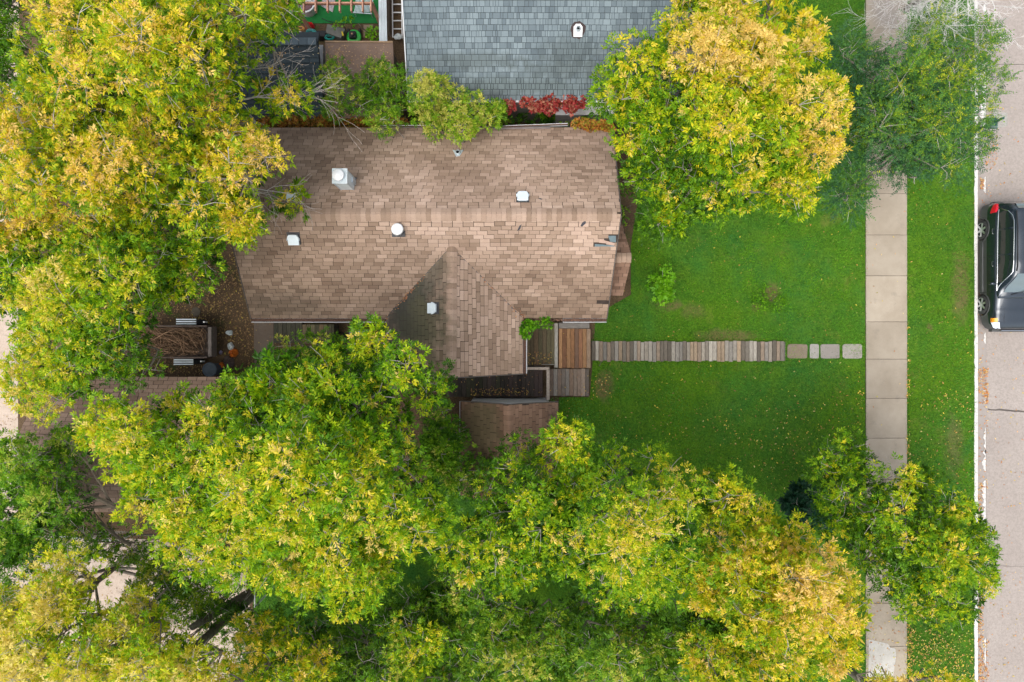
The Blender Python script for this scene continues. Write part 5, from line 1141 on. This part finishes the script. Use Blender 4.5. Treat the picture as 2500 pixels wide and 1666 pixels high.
# north-west group
T_('ash_tree', 'large yellow ash tree filling the top left corner', 'tree', [[(62,-90),(330,-100),(725,-90),(728,20),(715,80),(660,112),(640,140),(600,160),(585,230),(560,290),(400,320),(200,300),(90,270),(50,180),(80,60)], ([(668,215),(695,150),(728,185),(745,262),(722,288),(690,262),(640,290),(650,235)], 6.5, 7.2)], 6.5, 10.5, .60, hot=[(420,250,110,-.3),(680,20,130,-.22)], trunk=(400, 330), bare=.12, twigs=8)
T_('ash_tree', 'pale yellow ash tree on the left whose bare twigs reach over the brown roof', 'tree', [[(-90,190),(60,225),(250,270),(420,300),(585,285),(640,330),(688,372),(668,415),(618,440),(600,475),(636,520),(636,565),(600,600),(560,592),(520,560),(420,540),(200,570),(-90,610)], ([(700,470),(738,480),(742,500),(715,515),(700,500)], 5.4, 5.8), ([(560,500),(600,520),(580,560),(540,540)], 6, 6.5)], 6.0, 9.8, .62, hot=[(560,420,100,.1),(470,360,90,-.25),(500,520,140,-.25),(60,500,150,.15)], trunk=(430, 560), bare=.12, twigs=8)
T_('ash_tree', 'green ash tree with yellow tips left of the wooden trailer', 'tree', [[(-90,590),(120,545),(350,510),(520,545),(530,600),(512,690),(452,732),(380,765),(372,850),(358,890),(368,945),(250,930),(180,960),(160,1020),(60,1010),(10,930),(45,860),(40,790),(-90,770)]], 5.2, 8.6, .32, hot=[(110,760,150,.42),(90,950,150,.42),(170,560,150,.4),(450,680,90,.15)], trunk=(230, 790))
T_('maple_tree', 'dark green tree peeping out along the upper left edge', 'tree', [[(-90,-90),(75,-90),(70,60),(50,180),(70,250),(0,340),(-90,340)]], 4, 6, .34, 'green', dens=38, trunk=(60, 330))
# big tree bottom centre left
T_('ash_tree', 'broad yellow green ash tree standing directly below the brown house', 'tree', [[(228,1005),(300,985),(380,1000),(425,950),(480,958),(530,945),(565,912),(612,898),(655,852),(760,842),(840,850),(885,795),(925,792),(955,845),(1020,842),(1055,890),(1108,925),(1080,985),(1012,1000),(1045,1095),(1050,1150),(1112,1250),(1075,1310),(1000,1360),(960,1430),(890,1500),(800,1480),(690,1450),(560,1440),(430,1395),(360,1300),(290,1200),(225,1080)]], 6.5, 11.0, .39, edge=3., hot=[(900,1350,260,.22),(450,1330,200,.2),(330,1040,150,.15),(500,1100,150,.12),(950,900,130,-.12),(640,1000,140,-.15)], trunk=(760, 1080), dens=38)
T_('box_elder', 'light green box elder growing against the back deck', 'tree', [[(648,840),(672,808),(720,830),(780,822),(860,835),(900,870),(860,930),(760,950),(680,930),(640,890)]], 3.2, 5.0, .42, 'green', dens=30, trunk=(760, 880), tr=.08)
T_('elm_tree', 'small dark green tree squeezed between the big ash and the garden shed', 'tree', [[(1050,985),(1120,975),(1158,1045),(1128,1085),(1198,1110),(1188,1175),(1125,1162),(1108,1215),(1040,1275),(1020,1100)]], 2.6, 4.6, .42, 'green', dens=60, leaf=.08, trunk=(1085, 1080), tr=.08, lw=.45)
T_('box_elder', 'mid green tree at the left edge shading the garage and alley', 'tree', [[(-90,1090),(50,1062),(120,1082),(165,1028),(212,1048),(215,1130),(190,1180),(225,1235),(200,1290),(235,1330),(130,1370),(60,1405),(-90,1390)]], 4.6, 7.2, .42, 'green', hot=[(80,1180,160,.15)], dens=46, trunk=(210, 1160))
T_('box_elder', 'sparse dark green tree over the pale gravel at the lower left', 'tree', [[(215,1295),(300,1300),(420,1335),(500,1400),(560,1460),(540,1540),(430,1520),(340,1480),(320,1410),(250,1360)], [(-90,1400),(70,1400),(90,1440),(-90,1600)]], 3., 4.8, .30, 'green', dens=34, drop=.15, under=.4, trunk=(330, 1360), tr=.1, bare=.5)
T_('ash_tree', 'golden orange ash tree in the bottom left corner', 'tree', [[(20,1430),(90,1372),(145,1335),(205,1350),(228,1425),(205,1490),(290,1470),(340,1425),(400,1490),(450,1570),(520,1590),(570,1630),(570,1760),(-90,1760),(-90,1500)]], 5.8, 9.2, .82, hot=[(220,1560,80,-.35),(330,1600,90,-.2),(70,1640,100,.1)], trunk=(400, 1530), twigs=9)
T_('box_elder', 'shaded dark green tree under the ash trees at the bottom centre left', 'tree', [[(470,1430),(560,1460),(640,1470),(900,1500),(1000,1420),(1120,1360),(1150,1760),(590,1760),(560,1600),(500,1540)]], 2.6, 4.4, .36, 'green', dens=26, trunk=(820, 1560), tr=.13)
T_('ash_tree', 'tan tipped small ash at the bottom edge between the fence and the dark gap', 'tree', [[(560,1570),(615,1490),(660,1520),(700,1500),(760,1560),(815,1560),(830,1640),(850,1760),(560,1760)]], 4.6, 6.6, .42, hot=[(640,1560,90,.25),(740,1600,100,.2)], trunk=(700, 1560), tr=.11)
T_('ash_tree', 'small amber tipped ash above the bottom edge left of centre', 'tree', [[(920,1520),(980,1490),(1060,1510),(1110,1560),(1080,1620),(980,1640),(920,1580)], [(880,1620),(1000,1660),(1120,1650),(1200,1760),(860,1760)]], 4.2, 6., .38, hot=[(1010,1560,90,.25)], trunk=(1010, 1470), tr=.10)
# bottom centre and right
T_('ash_tree', 'fresh green ash tree just below the garden shed', 'tree', [[(1060,1300),(1140,1230),(1185,1135),(1250,1085),(1290,1062),(1320,1110),(1345,1062),(1388,1030),(1436,1085),(1448,1160),(1420,1280),(1395,1400),(1300,1440),(1180,1440),(1080,1400)]], 5.4, 8.6, .27, hot=[(1330,1090,120,.18),(1130,1420,120,.1)], trunk=(1280, 1180), dens=37)
T_('ash_tree', 'tan tipped ash tree in the lower centre beside the open lawn', 'tree', [[(1432,1120),(1492,1060),(1560,1082),(1640,1090),(1695,1150),(1725,1240),(1690,1400),(1600,1470),(1480,1500),(1400,1420),(1385,1270)]], 6.4, 9.6, .42, hot=[(1620,1160,120,.22),(1500,1350,110,.12)], trunk=(1500, 1120), dens=37)
T_('ash_tree', 'yellow orange ash tree leaning over the pavement at the lower right', 'tree', [[(1715,1160),(1790,1150),(1850,1205),(1895,1262),(1985,1300),(2062,1350),(2108,1425),(2112,1480),(2088,1540),(2072,1640),(1985,1640),(1905,1760),(1700,1760),(1660,1560),(1665,1400),(1705,1280)]], 5.6, 9.0, .54, hot=[(2030,1480,200,.26),(1930,1330,160,.2),(1750,1230,100,-.1),(1740,1480,120,-.1),(1740,1640,120,-.15)], trunk=(1800, 1330), bare=.1, dens=40)
T_('box_elder', 'bushy green tree at the bottom edge right of centre', 'tree', [[(1400,1540),(1520,1490),(1660,1510),(1720,1600),(1720,1760),(1390,1760)]], 4.6, 7.0, .46, 'green', hot=[(1560,1560,110,.18)], trunk=(1500, 1500), dens=30)
T_('box_elder', 'brownish green tree along the bottom edge at the centre', 'tree', [[(1080,1420),(1200,1440),(1320,1460),(1400,1500),(1395,1760),(1120,1760),(1110,1560)]], 3.8, 6.2, .48, 'green', hot=[(1240,1620,100,.12)], trunk=(1250, 1480), dens=30)
T_('box_elder', 'low dark green understorey tree in the gap below the centre ash', 'tree', [[(1380,1430),(1650,1460),(1700,1540),(1400,1560),(1300,1500)]], 2.2, 3.6, .32, 'green', dens=28, trunk=(1480, 1440), tr=.09)
T_('street_ash', 'green street tree with yellow tips between the pavement and the kerb at the lower right', 'tree', [[(1990,1110),(2060,1062),(2100,1090),(2135,1140),(2190,1132),(2225,1150),(2265,1140),(2290,1180),(2370,1200),(2385,1260),(2438,1320),(2425,1370),(2432,1440),(2378,1440),(2378,1500),(2330,1535),(2232,1522),(2165,1475),(2105,1400),(2050,1340),(1990,1262),(1982,1180)]], 3.2, 7.0, .24, edge=2.6, hot=[(2250,1250,140,.14),(2410,1370,70,.25),(2300,1420,120,.12)], trunk=(2230, 1290), leaf=.085)
T_('maple_tree', 'bright amber crown cut by the bottom right edge over the pavement', 'tree', [[(2095,1660),(2140,1622),(2175,1640),(2210,1652),(2290,1640),(2380,1652),(2400,1760),(2080,1760)]], 3.6, 5.2, .85, hot=[(2140,1640,40,-.4)], trunk=(2068, 1632), tr=.13)
# right hand top
T_('ash_tree', 'large green ash with an orange top beside the brown roof at the upper right', 'tree', [[(1640,-90),(1945,-90),(1960,30),(2035,100),(2015,180),(2065,210),(2055,300),(2038,350),(2025,410),(1968,420),(1985,480),(1925,528),(1875,492),(1790,525),(1700,540),(1640,595),(1590,580),(1572,510),(1545,470),(1540,390),(1500,375),(1488,300),(1440,245),(1455,205),(1500,150),(1512,105),(1600,90),(1632,20)]], 5.6, 10.2, .34, edge=3.2, hot=[(1810,0,320,.52),(1960,100,200,.40),(1995,350,130,.60),(2010,240,120,.2),(1750,150,140,.25),(1730,270,40,.4),(1960,490,60,.3),(1600,570,60,.1)], trunk=(1700, 360), dens=38)
T_('elm_tree', 'dark green elm street tree overhanging pavement and road at the upper right', 'tree', [[(2028,110),(2085,88),(2120,125),(2150,150),(2185,90),(2210,60),(2300,35),(2335,82),(2390,60),(2432,100),(2395,150),(2450,195),(2420,260),(2402,310),(2418,345),(2380,400),(2330,445),(2262,420),(2225,455),(2130,440),(2110,500),(2050,530),(2040,450),(2062,380),(2035,330),(2080,230)]], 3.2, 7.2, .30, 'elm', edge=2.8, leaf=.055, L=.32, K=4, m=9, lw=.5, dens=42, tan=.05, hot=[(2290,180,230,.30),(2330,110,120,.2),(2290,350,120,.12)], trunk=(2190, 360), jit=.12, drop=.05)
T_('lilac_bush', 'blue green shrub tucked between the yellow ash and the street tree', 'shrub', [[(1915,1215),(1945,1180),(1990,1185),(2010,1240),(2040,1300),(2010,1320),(1960,1270),(1910,1260)]], .8, 1.9, .5, 'blue', sp=.45, r=(.3, .45), dens=60, leaf=.10, trunk=(1970, 1230), tr=.04, limbs=False, lw=.5)
# shrubs by the neighbour house
T_('box_elder', 'leafy green sapling between the flat brown roof and the grey house', 'tree', [[(797,165),(830,180),(858,215),(885,180),(905,155),(940,160),(985,170),(1002,215),(985,290),(965,330),(925,320),(900,300),(850,292),(790,288),(803,230)]], 2.6, 4.0, .52, 'green', dens=48, sp=.42, r=(.3, .5), trunk=(900, 310), tr=.06)
T_('box_elder', 'yellowing sapling hanging over the upper eave of the brown roof', 'tree', [[(1008,200),(1030,185),(1068,188),(1090,225),(1150,228),(1190,250),(1240,268),(1225,300),(1170,315),(1140,345),(1100,330),(1060,345),(1020,310),(1000,260)]], 3.0, 4.3, .80, 'green', dens=62, sp=.42, r=(.3, .48), trunk=(1090, 300), tr=.06, hot=[(1050,210,60,.2),(1230,280,50,-.25)], bare=.2)
T_('dark_shrub', 'shady dark shrubs low in the gap between the two houses', 'shrub', [[(1180,268),(1330,275),(1460,280),(1460,305),(1180,308)]], .7, 1.9, .28, 'green', dens=60, sp=.36, r=(.25, .4), trunk=(1320, 292), tr=.03, limbs=False, drop=.12)
T_('creeper', 'crimson creeper spilling over the eave of the grey house', 'vine', [([(1232,248),(1300,246),(1335,236),(1350,228),(1365,250),(1395,232),(1412,230),(1428,248),(1418,258),(1375,278),(1330,270),(1240,264)], 2.7, 3.0)], 2.7, 3., .55, 'red', sp=.17, r=(.14, .22), dens=420, leaf=.07, L=.06, K=3, m=3, lw=.7, under=0, drop=.3, trunk=(1350, 285), tr=.02, limbs=False, twigs=2, zn=.1, jit=.2)
T_('creeper', 'orange red creeper on the far end of the upper eave of the brown roof', 'vine', [([(1392,300),(1430,298),(1460,300),(1500,300),(1502,322),(1440,320),(1395,312)], 2.6, 2.8)], 2.6, 2.8, .62, 'orange', sp=.16, r=(.12, .18), dens=420, leaf=.08, L=.06, K=3, m=3, lw=.6, under=0, trunk=(1450, 300), tr=.02, limbs=False, twigs=2, zn=.1, jit=.25)
T_('creeper', 'rusty dried creeper along the upper eave below the charcoal shed', 'vine', [([(640,292),(720,290),(800,288),(900,296),(985,300),(985,312),(900,310),(760,312),(640,312)], 2.1, 2.5)], 2.1, 2.5, .30, 'orange', sp=.16, r=(.12, .2), dens=300, leaf=.08, L=.07, K=3, m=3, lw=.5, under=0, trunk=(800, 300), tr=.02, limbs=False, twigs=5, zn=.15, jit=.22)
T_('creeper', 'green creeper on the porch gutter in the corner of the roofs', 'vine', [([(1272,800),(1290,782),(1345,780),(1350,790),(1300,800),(1296,830),(1276,828)], 2.6, 2.75)], 2.6, 2.75, .4, 'lime', sp=.14, r=(.10, .16), dens=300, leaf=.08, L=.06, K=3, m=3, lw=.5, under=0, trunk=(1290, 800), tr=.015, limbs=False, twigs=3, zn=.1, jit=.2)
T_('weeds', 'green weeds sprouting on the strip beside the metal sheet', 'plant', [[(845,42),(862,50),(860,66),(838,62)],[(880,55),(905,52),(925,80),(925,105),(900,98),(895,75)],[(818,55),(835,58),(835,70),(812,68)]], .3, .6, .6, 'lime', sp=.3, r=(.15, .25), dens=90, leaf=.09, L=.07, K=3, m=3, lw=.5, under=0, trunk=(895, 80), tr=.015, limbs=False, twigs=2)
T_('young_bush', 'bright lime green bush standing on the lawn beside the bay roof', 'bush', [[(1578,682),(1608,668),(1622,642),(1642,640),(1655,672),(1675,690),(1662,705),(1640,700),(1645,715),(1668,722),(1655,738),(1605,745),(1588,722)]], .45, .95, .62, 'lime', sp=.28, r=(.12, .27), drop=.2, dens=110, leaf=.10, L=.08, K=4, m=5, lw=.42, under=.4, trunk=(1628, 700), tr=.02, limbs=False, twigs=3, zn=.3)
T_('low_weed_patch', 'low light green weed patch in the middle of the lawn', 'plant', [[(1832,705),(1870,690),(1900,715),(1932,740),(1910,770),(1850,765),(1830,745)]], .08, .18, .55, 'lime', sp=.2, r=(.12, .2), dens=90, leaf=.06, L=.06, K=3, m=3, lw=.5, under=0, trunk=(1880, 735), tr=.01, limbs=False, twigs=0, drop=.3, zn=.1)
T_('corner_weeds', 'small green weeds beside the lower deck and boardwalk corner', 'plant', [[(1446,885),(1478,882),(1476,905),(1450,902)],[(1450,930),(1470,925),(1462,950)]], .1, .25, .6, 'lime', sp=.25, r=(.12, .2), dens=90, leaf=.07, L=.06, K=3, m=3, lw=.5, under=0, trunk=(1462, 893), tr=.01, limbs=False, twigs=1)
T_('side_hedge', 'scraggly green plants along the east wall under the ash', 'plant', [[(1500,500),(1530,500),(1535,545),(1520,560),(1505,540)],[(1520,420),(1545,440),(1548,500),(1525,480)]], .3, .8, .35, 'green', sp=.35, r=(.2, .3), dens=70, leaf=.08, L=.08, K=3, m=3, lw=.45, under=0, trunk=(1525, 510), tr=.015, limbs=False, twigs=2)

# ---------------------------------------------------------------- bare branches
def branchy(mb, p, d, L_, r, depth, spread=.55, grav=0.):
    pts = [p]; q = Vector(p); dd = Vector(d).normalized(); n1 = 4
    for i in range(n1):
        dd = (dd+Vector((random.gauss(0, .16), random.gauss(0, .16), random.gauss(0, .10)+grav))).normalized(); q = q+dd*L_/n1; pts.append(q.copy())
        if depth > 0:
            for _ in range(2 if random.random() < .6 else 1):
                s = Vector((random.gauss(0, spread), random.gauss(0, spread), random.gauss(0, spread*.4))); branchy(mb, q, (dd+s), L_*random.uniform(.4, .65), r*(1-.2*i)*.55, depth-1, spread, grav)
    mb.tube(pts, [max(.003, r*(1-.75*i/n1)) for i in range(n1+1)], 5 if r > .02 else 3, cap=False)
def bare(name, label, starts, col=TWIG):
    t = thing(name, starts[0][0], label, 'branch')
    for p, e, r, dep in starts:
        mb = MB(); branchy(mb, Vector(p), Vector(e)-Vector(p), (Vector(e)-Vector(p)).length, r, dep); mb.build('bough', col, t)
    return t
bare('bare_branch', 'bare grey branch reaching across the charcoal shed roof', [(P(585, 245, 6.4), P(740, 180, 6.8), .028, 2), (P(600, 180, 6.3), P(650, 120, 6.6), .014, 2), (P(590, 250, 6.2), P(640, 310, 6.2), .014, 2), (P(600,165,6.3), P(690,190,6.5), .018, 2)])
bare('bare_branch', 'bare grey branch stretching right over the brown roof from the yellow ash', [(P(585, 440, 5.8), P(722, 475, 5.7), .022, 2), (P(600, 450, 5.8), P(690, 520, 5.5), .012, 1), (P(540, 540, 6.0), P(480, 560, 5.8), .014, 2)])
WT = plain('pale_twig', (.62, .60, .58), .85, .2, 0, .3, 20, .2)
bt2 = bare('bare_tree', 'leafless pale tree whose fine twigs fan in from the top right edge', [(P(2330, -60, 3.5), P(2240, 60, 4.2), .03, 3), (P(2350, -60, 3.5), P(2330, 85, 4.2), .03, 3), (P(2360, -60, 3.5), P(2420, 60, 4.2), .03, 3), (P(2370, -60, 3.5), P(2480, 20, 4.2), .03, 3), (P(2340, -60, 3.5), P(2200, 0, 4.2), .03, 3), (P(2350, -60, 3.5), P(2290, 50, 4.5), .03, 3), (P(2360, -50, 3.5), P(2390, 60, 4.5), .025, 3),(P(2250,-40,3.5), P(2230, 60, 4.5), .02, 3)], WT); bt2['category'] = 'tree'
mb = MB(); q = P(2350, -90, 3.); mb.tube([(q.x, q.y, 0), (q.x, q.y, 1.5), (q.x, q.y+.0, 3.6)], [.12, .09, .06], 10); mb.build('trunk', BARK, bt2)
bare('bare_branch', 'dark bare branch crossing the garage roof at the lower left', [(P(305, 1248, 5.), P(190, 1195, 5.6), .10, 1), (P(275, 1235, 5.), P(238, 1140, 5.6), .05, 2), (P(320, 1330, 4.6), P(215, 1255, 5.4), .06, 1), (P(330, 1325, 4.6), P(180, 1340, 4.8), .03, 1)], plain('dark_twig', (.16, .13, .10), .9, .2, 0, .3, 14, .3))
# leaning trunks at the lower left
for (x0, y0, x1, y1, za, zb_, r, lab) in ((610, 1448, 470, 1530, .0, 5.0, .17, 'upper of the two dark leaning trunks at the lower left'), (622, 1448, 455, 1600, .0, 5.8, .19, 'lower thicker dark leaning trunk at the lower left'), (305, 1362, 215, 1440, .0, 4.2, .13, 'dark leaning trunk over the pale gravel at the lower left')):
    a, b_ = P(x0, y0, za), P(x1, y1, zb_); t = thing('leaning_trunk', a, lab, 'tree trunk'); mb = MB(); n1 = 8
    mb.tube([a.lerp(b_, i/n1)+Vector((.05*nz(i*.6, x0), .05*nz(i*.6, y0), 0)) for i in range(n1+1)], [r*(1-.45*i/n1) for i in range(n1+1)], 12); mb.build('trunk', BARK, t, smooth=True)
    mb = MB(); c_ = a.lerp(b_, .6); branchy(mb, c_, Vector((-.5, random.uniform(-1, .5), .7)), 1.3, r*.3, 2); mb.build('side_branches', BARK, t)

# ---------------------------------------------------------------- grass blades, fallen leaves
def scatter(poly, n, z=0.):
    p = np.array(poly, float); x0, y0 = p.min(0); x1, y1 = p.max(0); out = np.zeros((0, 2))
    while len(out) < n:
        q = np.stack([rng.uniform(x0, x1, n), rng.uniform(y0, y1, n)], 1); out = np.concatenate([out, q[inpoly(q, poly)]])
    q = out[:n]; return np.stack([(q[:, 0]-1250)*(H-z)/F, (833-q[:, 1])*(H-z)/F, np.full(n, z)], 1)
def fnoise(X, s, seed):      # cheap smooth field
    r = np.random.default_rng(seed); o = np.zeros(len(X))
    for _ in range(7):
        k = r.normal(0, s, 2); o += np.sin(X[:, 0]*k[0]+X[:, 1]*k[1]+r.uniform(0, 6.28))
    return o/3.5
def grass(name, polys, dens_, label, warm=0.):
    Vs, Cs = [], []
    for poly, n in polys:
        X = scatter(poly, n, .01); n = len(X); f = fnoise(X, .9, 3); g = fnoise(X, 3.5, 5); h = fnoise(X, .35, 9)
        keep = rng.random(n) < np.clip(.70+.55*g, .12, 1); X, f, g, h = X[keep], f[keep], g[keep], h[keep]; n = len(X)
        a = rng.uniform(0, 6.28, n); L_ = rng.uniform(.05, .12, n)*(1+.25*f); ln = rng.uniform(.5, 1.1, n)
        d = np.stack([np.cos(a)*ln, np.sin(a)*ln, np.ones(n)], 1); d = unit(d)*L_[:, None]; s = np.stack([-np.sin(a), np.cos(a), np.zeros(n)], 1)*.010
        mid = X+d*.55; tip = X+d*np.array([1.1, 1.1, .8]); Vs.append(np.stack([X-s*.75, X+s*.75, tip], 1))
        t = np.clip(.42+.26*f+.28*g+rng.normal(0, .24, n), 0, 1)[:, None]; w_ = np.clip(.5+.5*h+warm, 0, 1)[:, None]
        c = (1-t)*np.array([.018, .080, .008])+t*((1-w_)*np.array([.062, .285, .050])+w_*np.array([.145, .35, .010])); 
        dry = rng.random(n) < .05+.06*warm; c[dry] = np.array([.26, .30, .05]); Cs.append(c*rng.uniform(.8, 1.25, (n, 1)))
    o = quads(name, np.concatenate(Vs), np.concatenate(Cs), BLADE); tag(o, label, 'grass')
    return o
grass('grass', [(lawn_main_ := [(1590,230),(1556,400),(1562,500),(1546,600),(1542,720),(1450,770),(1445,828),(1915,828),(1920,838),(2106,838),(2112,560),(2112,-20),(1960,-20),(1620,-20)], 88000), ([(2108,-20),(2116,-20),(2116,1690),(2108,1690)], 2200), ([(1290,975),(1445,968),(1446,890),(1915,888),(1920,878),(2108,878),(2113,1320),(2113,1690),(1900,1690),(1600,1500),(1365,1080)], 88000)], 0, 'green front lawn grass on both sides of the boardwalk')
grass('grass', [([(2213,-20),(2380,-20),(2381,1700),(2214,1700)], 58000), ([(2209,-20),(2216,-20),(2216,1690),(2209,1690)], 2000), ([(1443,827),(1920,827),(1920,836),(1443,836)], 1100), ([(1443,880),(1920,880),(1920,888),(1443,888)], 1100), ([(1916,836),(2106,836),(2106,880),(1916,880)], 1500)], 0, 'grass verge strip between the pavement and the kerb', warm=.35)
grass('grass', [([(640,1450),(1100,1420),(1365,1130),(1500,1450),(1400,1690),(640,1690)], 22000)], 0, 'shaded grass in the gaps under the bottom trees')
def litter(name, label, specs, pal, size=(.05, .09), cat='fallen leaves'):
    Vs, Cs = [], []
    for pts in specs:
        fl = fnoise(pts, 1.3, 21); pts = pts[rng.random(len(pts)) < np.clip(.75+.6*fl, .15, 1)]; n = len(pts); a = rng.uniform(0, 6.28, n); L_ = rng.uniform(size[0]*.7, size[1], n); w_ = L_*rng.uniform(.3, .55, n)
        d = np.stack([np.cos(a), np.sin(a), rng.normal(0, .2, n)], 1)*L_[:, None]/2; s = np.stack([-np.sin(a), np.cos(a), rng.normal(0, .25, n)], 1)*w_[:, None]/2
        Vs.append(np.stack([pts-d, pts+s, pts+d, pts-s], 1)); c = np.array(pal)[rng.integers(0, len(pal), n)]; Cs.append(c*rng.uniform(.7, 1.25, (n, 1)))
    return tag(quads(name, np.concatenate(Vs), np.concatenate(Cs), LITTER), label, cat)
YL = [(.58,.44,.06),(.50,.36,.05),(.44,.24,.06),(.58,.48,.18),(.34,.20,.06),(.30,.17,.07),(.46,.42,.06)]; OR_ = [(.55,.20,.05),(.50,.24,.08),(.62,.32,.10),(.38,.16,.06),(.66,.45,.15)]; BRN = [(.22,.13,.06),(.30,.19,.09),(.16,.095,.05),(.40,.27,.10),(.46,.36,.08)]
def lit(poly, n, z): q = scatter(poly, n, z); q[:, 2] += rng.uniform(0, .02, n); return q
litter('fallen_leaves', 'yellow leaves scattered over the lawn', [lit([(1450,830),(1450,600),(1700,560),(2110,500),(2110,832)], 120, .07), lit([(1290,980),(1446,890),(2108,880),(2108,1150),(1600,1150),(1380,1050)], 420, .07), lit([(1700,1020),(2108,960),(2108,1340),(1900,1250)], 380, .07), lit([(1700,1560),(2112,1300),(2112,1680),(1700,1680)], 1100, .07), lit([(1445,905),(1490,900),(1490,980),(1442,975)], 45, .07)], YL)
litter('fallen_leaves', 'yellow leaves on the verge beside the kerb', [lit([(2216,430),(2378,430),(2378,1000),(2216,1000)], 110, .07), lit([(2216,950),(2378,950),(2378,1330),(2216,1330)], 330, .07), lit([(2216,1480),(2378,1480),(2378,1680),(2216,1680)], 1300, .07), lit([(2213,780),(2222,780),(2222,1250),(2213,1250)], 260, .065), lit([(2212,1500),(2226,1500),(2226,1680),(2212,1680)], 260, .065)], YL+OR_[2:3])
litter('fallen_leaves', 'orange leaves gathered in the street gutter', [lit([(2388,450),(2420,450),(2400,880),(2388,880)], 130, -.125), lit([(2388,900),(2415,900),(2412,960),(2388,960)], 240, -.12), lit([(2398,955),(2414,955),(2412,985),(2396,985)], 90, -.12), lit([(2388,880),(2412,880),(2412,1200),(2388,1200)], 130, -.125), lit([(2388,1180),(2402,1180),(2400,1680),(2388,1680)], 700, -.12), lit([(2388,1560),(2414,1560),(2414,1680),(2388,1680)], 240, -.12), lit([(2412,320),(2436,330),(2434,410),(2405,420),(2408,350)], 260, -.11), lit([(2392,435),(2404,440),(2402,465),(2394,462)], 50, -.11)], OR_)
litter('fallen_leaves', 'sparse leaves blown over the road', [lit([(2415,250),(2500,250),(2500,1680),(2415,1680)], 260, -.12)], OR_+YL[:2])
litter('fallen_leaves', 'few dry leaves on the pavement slabs', [lit([(2115,480),(2212,480),(2212,1100),(2115,1100)], 30, .062), lit([(2115,1470),(2212,1470),(2212,1640),(2115,1640)], 190, .064)], YL+OR_)
litter('fallen_leaves', 'brown and yellow leaves covering the bare yard left of the house', [lit([(360,560),(580,560),(620,790),(670,900),(560,910),(330,910),(380,750)], 4200, .012), lit([(40,820),(700,560),(700,900),(300,930)], 1500, .02)], BRN[:4]*4+BRN[:3]*3+[(.50,.40,.08),(.40,.30,.06)], (.05,.10))
litter('fallen_leaves', 'brown leaves on the alley gravel under the trees', [lit([(0,1290),(620,1310),(600,1600),(0,1640)], 1800, .02), lit([(0,850),(44,850),(44,1080),(0,1080)], 90, .02)], BRN[:4], (.04,.08))
def lit_plane(poly, n, a, nrm, lift=.02):
    p0 = scatter(poly, n, 0.); out = []
    for x, y, _ in p0:
        o_ = Vector((0, 0, H)); d = Vector((x, y, 0))-o_; nn_ = Vector(nrm); t = (Vector(a)-o_).dot(nn_)/d.dot(nn_); out.append(tuple(o_+d*t+nn_.normalized()*lift))
    return np.array(out)
nD = nn
litter('fallen_leaves', 'tan leaves sprinkled on the charcoal shed roof', [lit_plane([(640,100),(792,105),(792,285),(640,285)], 130, (dx0, dy0, dz0), nD, .03), lit_plane([(730,230),(790,230),(790,280),(720,270)], 50, (dx0, dy0, dz0), nD, .03), lit_plane([(672,125),(692,125),(690,145),(672,142)], 26, (dx0, dy0, dz0), nD, .03)], [(.5,.36,.2),(.42,.25,.12),(.62,.5,.3)], (.05,.09))
litter('fallen_needles', 'straw coloured needles covering the flat brown roof', [lit([(797,108),(957,108),(965,285),(797,285)], 900, 2.33), lit([(797,112),(850,112),(840,150),(797,160)], 160, 2.335)], [(.42,.27,.14),(.50,.33,.18),(.30,.18,.1)], (.05,.08))
def valley_pts(xe, n, lo=0., hi=1., sp_=.05):
    t = rng.uniform(lo, hi, n); a = np.array([xe, .70, 2.655]); b_ = np.array([vtop.x, vtop.y, vtop.z+.02]); return a+(b_-a)*t[:, None]+rng.normal(0, sp_, (n, 3))*np.array([1, 1, .15])
litter('fallen_leaves', 'rusty leaf litter caught in the two roof valleys', [valley_pts(eE, 260, -.05, .16, .07), valley_pts(eE, 90, .15, .6, .03), valley_pts(eW, 90, .0, .62, .03), valley_pts(eW, 40, .28, .36, .05)], [(.40,.17,.08),(.30,.13,.07),(.48,.28,.14),(.22,.12,.08)], (.04,.08))
def gut(a, b_, n, sd=.03): t = rng.uniform(0, 1, n)[:, None]; return np.array(a)+(np.array(b_)-np.array(a))*t+rng.normal(0, sd, (n, 3))*np.array([1, 1, .2])
litter('fallen_leaves', 'brown leaf debris filling the gutters of the brown house', [gut((-8.1, .66, 2.565), (-3.9, .66, 2.56), 700, .025), gut((.3, .66, 2.58), (2.9, .66, 2.57), 500, .025), gut((.40, .6, 2.58), (.40, -1., 2.57), 240, .02)], [(.20,.11,.08),(.14,.08,.06),(.30,.16,.10)], (.03,.06))
litter('fallen_leaves', 'yellow leaves on the dark porch boards', [lit([(1150,950),(1290,945),(1290,966),(1150,966)], 150, .47), lit([(1100,915),(1325,905),(1325,965),(1100,965)], 60, .47), lit([(1285,860),(1350,860),(1350,892),(1285,892)], 130, .54), lit([(1342,903),(1438,903),(1438,965),(1342,965)], 60, .23), lit([(1365,805),(1440,805),(1440,898),(1365,898)], 30, .31)], [(.50,.35,.08),(.40,.2,.08),(.3,.16,.08)], (.04,.08))
print('leaf quads', LV, 'objects', len(bpy.data.objects))
tot = sum(len(o.data.polygons)*2 for o in bpy.data.objects if o.type == 'MESH'); print('approx tris', tot)
